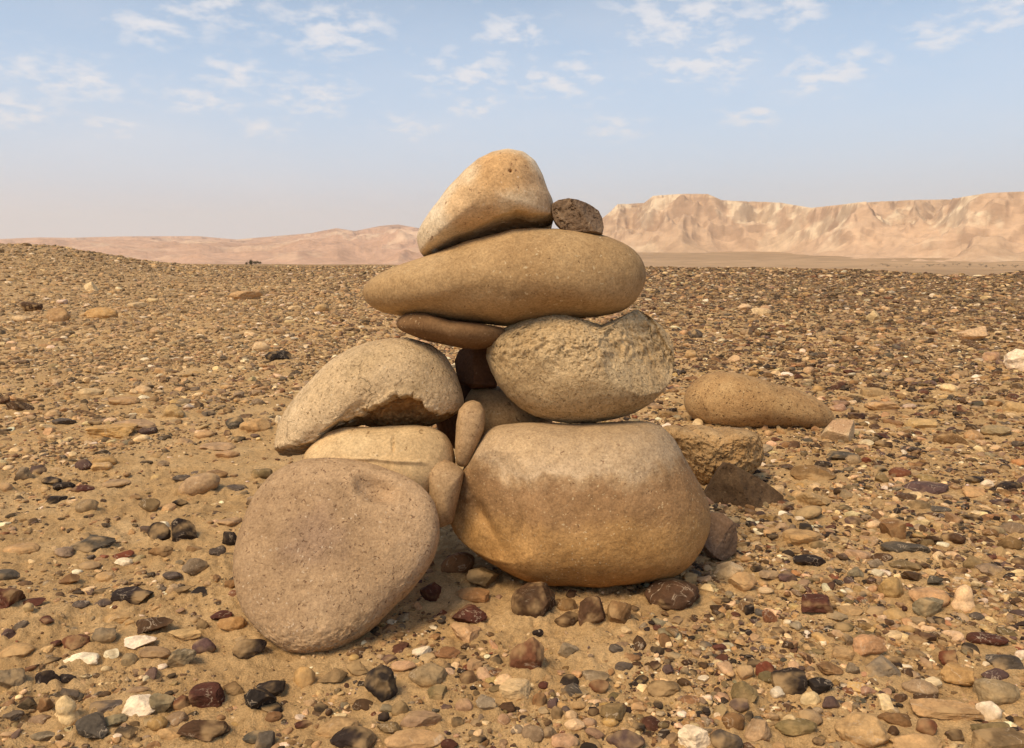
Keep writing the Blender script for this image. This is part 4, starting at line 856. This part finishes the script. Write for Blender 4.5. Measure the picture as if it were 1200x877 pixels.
def add_pebble(px, pyb, wpx, hpx, cn, kind, label=None, phrase=None):
    g = np.random.default_rng(int(px * 31 + pyb * 17) % 99991)
    P, k = ground_pt(px, pyb)
    dep = math.atan2(H, math.hypot(P[0], P[1]))
    w = wpx * k / FPX; hp = hpx * k / FPX
    d = .72 * w if kind in ('flat', 'lens') else .8 * w
    if d * math.sin(dep) > .62 * hp: d = .62 * hp / math.sin(dep)
    d = max(d, .45 * w)
    h = max((hp - .75 * d * math.sin(dep)) / math.cos(dep), .28 * min(w, hp))
    sink = .26 if kind in ('flat', 'round') else .2
    hh = h / (1 - sink)
    L, F = rock_form(5 if wpx > 30 else 4, kind, int(px * 7 + pyb * 3) % 5000)
    rz = g.uniform(-.25, .25)
    V = L * np.array([w / 2, d / 2, hh / 2])
    cr, sr = math.cos(rz), math.sin(rz)
    V = np.stack([V[:, 0] * cr - V[:, 1] * sr, V[:, 0] * sr + V[:, 1] * cr, V[:, 2]], -1)
    if kind == 'lens':
        a = math.radians(14); V = np.stack([V[:, 0] * math.cos(a) - V[:, 2] * math.sin(a) * .4, V[:, 1], V[:, 2] + V[:, 0] * math.sin(a)], -1)
    fx, fy = P[0] / math.hypot(P[0], P[1]), P[1] / math.hypot(P[0], P[1])
    cx_, cy_ = P[0] + fx * d * .42, P[1] + fy * d * .42
    gz_ = float(ground_h(np.array([cx_]), np.array([cy_]))[0])
    V[:, 2] += hh / 2 - sink * hh
    nm = 'rock' if max(w, hp) > .055 else 'pebble'
    me_ = mesh_np(nm, V, F)
    if kind in ('ang', 'block', 'wedge'): me_.set_sharp_from_angle(angle=math.radians(28))
    o = link(nm, me_, M_peb, (cx_, cy_, gz_)); skirt.append((cx_, cy_, w / 2, hh * .5))
    o.color = (*tint(cn, g), 1)
    placed.append((cx_, cy_, max(w, d) * .5))
    peb_rec.append(dict(o=o, px=px, py=pyb - hpx / 2, w=wpx, cn=cn, kind=kind, label=label, nm=nm, wm=w))
    if phrase: LAND.append((px, pyb - hpx / 2, phrase))
    return o

for p in PEB:
    (x0, y0, s), X, Y, W_, H_, cn, kind = p[:7]
    add_pebble(x0 + X * s, y0 + Y * s, W_ * s, H_ * s, cn, kind, *(p[7:9]))
[print('LONG', p[7]) for p in PEB if len(p) > 7 and len(p[7].split()) > 15]
print('hand pebbles', len(PEB))

# ---- scattered gravel: sizes follow a power law, fewer and larger kept with distance
HALF = 1.02                                             # half angle of the scattered fan (radians), wider than the view
def scatter(r0, r1, smin, smax, k, seed):
    g = np.random.default_rng(seed)
    area = HALF * (r1 * r1 - r0 * r0)
    n = int(k * area * (smin ** -2 - smax ** -2))
    r = np.sqrt(g.uniform(r0 * r0, r1 * r1, n)); a = g.uniform(-HALF, HALF, n)
    s = (g.uniform(smax ** -2, smin ** -2, n)) ** -.5
    return np.stack([r * np.sin(a), r * np.cos(a), s], -1)
sets = [scatter(.55, 2.3, .010, .034, .48, 7), scatter(.55, 1.7, .0032, .030, .50, 1), scatter(1.7, 3.0, .0055, .052, .46, 2), scatter(3.0, 6, .011, .07, .32, 3), scatter(6, 12, .022, .10, .25, 4),
        scatter(12, 24, .052, .14, .20, 5), scatter(24, 52, .10, .26, .18, 6)]
S_ = np.vstack(sets)
P3 = np.stack([S_[:, 0], S_[:, 1], np.zeros(len(S_))], -1)
rad = np.hypot(S_[:, 0], S_[:, 1])
dens = .50 + 1.5 * fbm(P3 * .8, 3) + 1.3 * fbm(P3 * 3.3 + 50, 3) + .8 * fbm(P3 * .22 + 20, 3) + .35 * sstep(3, 7, np.hypot(S_[:, 0], S_[:, 1]))           # bare sandy patches and stony patches
azv = np.arctan2(S_[:, 0], S_[:, 1])
dens += .42 * sstep(.0, .35, azv) + .2 * sstep(1.15, .95, S_[:, 1]) + .30 * sstep(2.2, 6, rad)
dens -= .30 * np.exp(-(((S_[:, 0] + .02) / .5) ** 2 + ((S_[:, 1] - 1.15) / .25) ** 2))     # sandy apron in front of the cairn
dens -= .40 * sstep(-.15, -.5, azv) * sstep(9, 20, rad)
keep = rng.uniform(size=len(S_)) < np.clip(dens, .06, 1)
# clear of the cairn stones and of the pebbles placed one by one
for (out, Zc, xy, zmin, nm_) in HERO:
    if zmin < .05:
        lowc = xy.mean(0); rad_ = (xy.max(0) - xy.min(0)) / 2 * (.5 if 'boulder' in nm_ else .6)
        keep &= ((S_[:, 0] - lowc[0]) / rad_[0]) ** 2 + ((S_[:, 1] - lowc[1]) / rad_[1]) ** 2 > 1
S_ = S_[keep]
pl = np.array(placed)
for i in range(0, len(S_), 20000):
    pass
ok = np.ones(len(S_), bool)
for (x_, y_, r_) in placed:
    dd = np.hypot(S_[:, 0] - x_, S_[:, 1] - y_)
    ok &= ~((dd < r_ * .95 + S_[:, 2] * .4))
S_ = S_[ok]
z_ = ground_h(S_[:, 0], S_[:, 1])
n = len(S_)
names = list(PAL)
azs = np.arctan2(S_[:, 0], S_[:, 1]); rs_ = np.hypot(S_[:, 0], S_[:, 1])
# colour mix: more dark varnished stones to the right and far away
wl = np.array([.05, .16, .22, .05, .04, .11, .14, .12, .03, .07, .11, .05, .010, .03, .04, .03, .008]) 
wd = np.array([.03, .09, .11, .025, .03, .15, .24, .19, .05, .05, .07, .07, .008, .04, .02, .05, .008])
wl /= wl.sum(); wd /= wd.sum()
mixd = np.clip(.18 + .8 * sstep(-.1, .35, azs) * sstep(1.5, 4, rs_) + .5 * fbm(np.stack([S_[:, 0], S_[:, 1], 0 * z_], -1) * .6 + 70, 2), 0, 1)
u_ = rng.uniform(size=n)
ci = np.where(rng.uniform(size=n) < mixd, np.searchsorted(np.cumsum(wd)[:-1], u_), np.searchsorted(np.cumsum(wl)[:-1], u_))
kinds = np.array(['round', 'flat', 'ang', 'block', 'wedge'])
ki = np.searchsorted(np.cumsum([.07, .29, .44, .10])[:4], rng.uniform(size=n))
X_, Y_, Zd = project(np.stack([S_[:, 0], S_[:, 1], z_ + S_[:, 2] * .15], -1))
pxs = S_[:, 2] * FPX / np.maximum(Zd, .05)
# the largest in view become objects of their own
from_hero = np.zeros(n, bool)
def in_poly(x, y, poly):
    c = np.zeros(len(x), bool); q = np.roll(poly, 1, 0)
    for (x1, y1), (x2, y2) in zip(poly, q):
        with np.errstate(divide='ignore', invalid='ignore'):
            c ^= ((y1 > y) != (y2 > y)) & (x < (x2 - x1) * (y - y1) / (y2 - y1) + x1)
    return c
for (out, Zc, xy, zmin, nm_) in HERO: from_hero |= in_poly(X_, Y_ - pxs * .2, out)
vis = (X_ > 6) & (X_ < 1194) & (Y_ > 300) & (Y_ < 868) & ~from_hero
n_rest = max(0, 296 - len(PEB))
order = np.argsort(-pxs * vis)[:n_rest]
sel = np.zeros(n, bool); sel[order] = True
def place_scatter(i):
    g = np.random.default_rng(1000 + int(i)); kind = str(kinds[ki[i]]); s = S_[i, 2]
    L, F = rock_form(3, kind, int(i) % 5000)
    V = L * np.array([.5, g.uniform(.32, .46), g.uniform(.16, .26) if kind == 'flat' else g.uniform(.22, .36)]) * s
    a = g.uniform(0, 6.28); ca, sa = math.cos(a), math.sin(a)
    V = np.stack([V[:, 0] * ca - V[:, 1] * sa, V[:, 0] * sa + V[:, 1] * ca, V[:, 2] + s * .05], -1)
    cn = names[ci[i]]; nm = 'rock' if s > .055 else 'pebble'
    me_ = mesh_np(nm, V, F)
    if kind in ('ang', 'block', 'wedge'): me_.set_sharp_from_angle(angle=math.radians(28))
    o = link(nm, me_, M_peb, (S_[i, 0], S_[i, 1], z_[i])); o.color = (*tint(cn, g), 1)
    peb_rec.append(dict(o=o, px=X_[i], py=Y_[i], w=pxs[i], cn=cn, kind=kind, label=None, nm=nm, wm=s))
for i in order: place_scatter(i)

# the rest: one mesh of gravel, detail by size on the ground
rest = np.where(~sel)[0]
Vs, Fs, Cs, SM = [], [], [], []; base_i = 0
lod = np.where(pxs[rest] > 16, 2, np.where(pxs[rest] > 6, 1, 0))
for lv, nproto in ((2, 24), (1, 30), (0, 16)):
    ids = rest[lod == lv]
    if not len(ids): continue
    pk = rng.integers(0, nproto, len(ids))
    for pnum in range(nproto):
        idx = ids[pk == pnum]
        if not len(idx): continue
        kind = str(kinds[pnum % 8 if pnum % 8 < 5 else (2, 1, 2)[pnum % 8 - 5]]); L, F = rock_form(lv + 1 if lv else 1, kind, 700 + pnum) if lv else rock_form(1, kind, 700 + pnum)
        m_n = len(idx); s = S_[idx, 2]
        sc = np.stack([.5 * np.ones(m_n), rng.uniform(.30, .48, m_n), rng.uniform(.15, .24, m_n) if kind == 'flat' else rng.uniform(.2, .36, m_n)], -1) * s[:, None]
        V = L[None] * sc[:, None]
        a = rng.uniform(0, 6.283, m_n); tx = rng.normal(0, .16, m_n)
        ca, sa = np.cos(a)[:, None], np.sin(a)[:, None]
        vx = V[..., 0]; vy = V[..., 1]; vz = V[..., 2] + vx * np.tan(tx)[:, None]
        W3 = np.stack([vx * ca - vy * sa + S_[idx, 0][:, None], vx * sa + vy * ca + S_[idx, 1][:, None], vz + (z_[idx] + s * rng.uniform(-.10, .11, m_n))[:, None]], -1)
        SM.append(np.full(m_n * len(F), kind in ('round', 'flat') or lv == 0 and pnum % 3 == 0, dtype=bool))
        Vs.append(W3.reshape(-1, 3)); nv = len(L)
        Fs.append((F[None] + (np.arange(m_n) * nv)[:, None, None] + base_i).reshape(-1, 3)); base_i += m_n * nv
        cc = np.array([PAL[names[c]] for c in ci[idx]]) * rng.uniform(.65, 1.35, (m_n, 1)) * (1 + rng.normal(0, .04, (m_n, 3))) * WARM
        lf_ = sstep(.0, -.45, azs[idx])[:, None]; far_ = (sstep(1.2, 9, rs_[idx]) * .12 + .04)[:, None]; far_ = far_ * (1 + 1.6 * lf_)
        cc = cc * (1 - far_) + far_ * (np.array([.20, .135, .075]) * (1 - lf_) + np.array([.47, .33, .175]) * lf_)
        Cs.append(np.repeat(np.clip(cc, .015, .8), nv, 0))
Vg = np.vstack(Vs); Fg = np.vstack(Fs); Cg = np.vstack(Cs)
me = mesh_np('gravel', Vg, Fg)
me.polygons.foreach_set('use_smooth', np.concatenate(SM))
at = me.color_attributes.new('tint', 'FLOAT_COLOR', 'POINT')
at.data.foreach_set('color', np.hstack([Cg, np.ones((len(Cg), 1))]).astype(np.float32).ravel())
link('gravel', me, M_grav, kind='stuff')
print('gravel stones', len(rest), 'verts', len(Vg), 'individual', len(peb_rec))

# ---- wind-blown sand banked up round the nearer stones: raise the ground sheet in low collars
for j in np.where((S_[:, 2] > .013) & (rs_ < 3.2))[0]: skirt.append((S_[j, 0], S_[j, 1], S_[j, 2] * .45, S_[j, 2] * .22))
gm = bpy.data.objects['ground'].data
co = np.empty(len(gm.vertices) * 3, np.float32); gm.vertices.foreach_get('co', co); co = co.reshape(-1, 3)
grid3 = co[:nr * nt].reshape(nr, nt, 3); add = np.zeros((nr, nt))
for (x_, y_, r_, h_) in skirt:
    rr_, aa_ = math.hypot(x_, y_), math.atan2(x_, y_)
    if rr_ > 5: continue
    i0, i1 = np.searchsorted(rs, [rr_ - r_ * 2.6, rr_ + r_ * 2.6]); da = r_ * 2.6 / rr_
    j0, j1 = np.searchsorted(ths, [aa_ - da, aa_ + da])
    sub_ = grid3[i0:i1, j0:j1]
    d_ = np.hypot(sub_[..., 0] - x_, sub_[..., 1] - y_) / r_
    q_ = sub_.reshape(-1, 3).astype(float) * np.array([1, 1, 0])
    nz_ = (.55 + .9 * fbm(q_ * 45 + 11, 2)).reshape(d_.shape)
    b_ = h_ * .42 * np.clip(nz_, 0, 1.3) * np.exp(-(np.maximum(0, d_ - .85) / .6) ** 2)
    add[i0:i1, j0:j1] = np.maximum(add[i0:i1, j0:j1], b_)
grid3[..., 2] += add
gm.vertices.foreach_set('co', co.ravel()); gm.update()

# ---- labels: look first, then neighbours
def rel(r, L):
    dx, dy = r['px'] - L[0], r['py'] - L[1]
    if abs(dy) > abs(dx) * .8: return 'in front of' if dy > 0 else 'behind'
    return 'left of' if dx < 0 else 'right of'
used_l = {}
for r in peb_rec:
    if r['label']: used_l[r['label']] = r
med = {}
for r in peb_rec: med.setdefault((r['cn'], r['kind']), []).append(r['w'])
todo = [r for r in peb_rec if not r['label']]
def base_words(r):
    return f"{WORD.get(r['cn'], r['cn'])} {SHW[r['kind']]} {r['nm']}"
cands = []
for r in todo:
    nb = sorted(LAND, key=lambda L: math.hypot(r['px'] - L[0], (r['py'] - L[1]) * 1.3))[:6]
    o1 = [f"{base_words(r)} {rel(r, L)} {L[2]}" for L in nb[:3]]
    o2 = [f"{base_words(r)} between {nb[i][2]} and {nb[j][2]}" for i in range(3) for j in range(i + 1, 4)]
    o3 = [f"{z} {x}" for x in o1 for z in (('small',) if r['w'] < 22 else ('large',) if r['w'] > 38 else ('medium-sized',))]
    cands.append([c for c in o1 + o2 + o3 if len(c.replace('-', ' ').split()) <= 16])
import collections
# a label counts as single only if no other pebble of the same look could claim it: nearest pair first
for r, cs in sorted(zip(todo, cands), key=lambda q: -q[0]['w']):
    for c in cs:
        if c not in used_l: used_l[c] = r; r['label'] = c; break
    else:
        for word in ('second', 'third', 'fourth', 'fifth'):
            c = f"{word} {cs[0]}"
            if c not in used_l: used_l[c] = r; r['label'] = c; break
for r in peb_rec:
    r['o']['label'] = r['label']; r['o']['category'] = r['nm']; r['o']['group'] = 'loose stones scattered on the desert gravel'
# ------------------------------------------------------------------ desert shrubs
m, t, b = new_mat('dry_shrub_leaves')
tc = t.new('ShaderNodeTexCoord').outputs['Object']
t.l.new(t.ramp(t.noise(tc, 3, 3), [(.3, (.06, .055, .03)), (.7, (.13, .115, .06))]), b.inputs['Base Color'])
M_leaf = m
m, t, b = new_mat('dry_shrub_wood'); b.inputs['Base Color'].default_value = (.10, .07, .045, 1); M_wood = m

def shrub_meshes(w, h, sd, n=420):
    g = np.random.default_rng(sd)
    Vs, Fs = [], []; k = 0
    cl = g.normal(size=(9, 3)) * np.array([.30, .30, .12]) * np.array([w, w, h]) + np.array([0, 0, h * .55])
    for i in range(n):
        c = cl[g.integers(9)] + g.normal(size=3) * np.array([w, w, h]) * .10
        c[2] = max(c[2], .03 * h)
        a, b_ = g.normal(size=3), g.normal(size=3); a /= np.linalg.norm(a); b_ = np.cross(a, b_); b_ /= np.linalg.norm(b_)
        s = w * g.uniform(.025, .055)
        Vs += [c - a * s, c + b_ * s * .45, c + a * s, c - b_ * s * .45]; Fs.append([k, k + 1, k + 2, k + 3]); k += 4
    lf = mesh_np('foliage', np.array(Vs), np.array(Fs), False)
    V2, F2 = [], []; k = 0
    for c in cl:
        tip = c; w0 = w * .016
        ring = [np.array([math.cos(q), math.sin(q), 0]) for q in (0, 2.09, 4.19)]
        for rr_ in ring: V2.append(rr_ * w0 + np.array([0, 0, -.02 * h]))
        for rr_ in ring: V2.append(tip + rr_ * w0 * .3)
        for j in range(3): F2.append([k + j, k + (j + 1) % 3, k + 3 + (j + 1) % 3, k + 3 + j])
        k += 6
    st = mesh_np('stem', np.array(V2), np.array(F2), True)
    lf.materials.append(M_leaf); st.materials.append(M_wood)
    return lf, st

def add_shrub(lf, st, loc, rz, s, label, group=None):
    e = bpy.data.objects.new('shrub', None); col.objects.link(e); e.location = loc; e.rotation_euler = (0, 0, rz); e.scale = (s, s, s)
    e['label'] = label; e['category'] = 'shrub'
    if group: e['group'] = group
    for nm, me_ in (('foliage', lf), ('stem', st)):
        o = bpy.data.objects.new(nm, me_); col.objects.link(o); o.parent = e

lf, st = shrub_meshes(.80, .60, 3, 1800)
az_ = float(PXAZ(301)); rr = 52.0
x_, y_ = rr * math.sin(az_), rr * math.cos(az_)
add_shrub(lf, st, (x_, y_, float(ground_h(np.array([x_]), np.array([y_]))[0]) + .04), .4, .62, 'small dark bush on the far rim of the plain against the pink hills')
lf2, st2 = shrub_meshes(4.2, 2.6, 9, 300)
g = np.random.default_rng(77)
for i in range(26):
    pxx = 1012 + i * 7.3 + g.uniform(-3, 3); d_ = 1180 + g.uniform(-70, 70)
    a_ = float(PXAZ(pxx)); x_, y_ = d_ * math.sin(a_), d_ * math.cos(a_)
    add_shrub(lf2, st2, (x_, y_, float(ground_h(np.array([x_]), np.array([y_]))[0])), g.uniform(0, 6), g.uniform(.5, 1.35), 'tiny dark shrub in the line of shrubs along the far valley floor', 'shrubs along the dry valley')

# ------------------------------------------------------------------ dusty desert air
me = bpy.data.meshes.new('haze'); bm = bmesh.new(); bmesh.ops.create_cube(bm, size=1.0)
bmesh.ops.scale(bm, vec=(16000, 16000, 460), verts=bm.verts); bmesh.ops.translate(bm, vec=(0, 0, 190), verts=bm.verts)
bm.to_mesh(me); bm.free()
m = bpy.data.materials.new('dusty_air'); m.use_nodes = True; t = NT(m.node_tree); t.n.clear()
out = t.new('ShaderNodeOutputMaterial'); pv = t.new('ShaderNodeVolumePrincipled', {'Color': HAZEC, 'Density': HAZED, 'Anisotropy': .25})
t.l.new(pv.outputs[0], out.inputs['Volume'])
link('haze', me, m, kind='stuff')
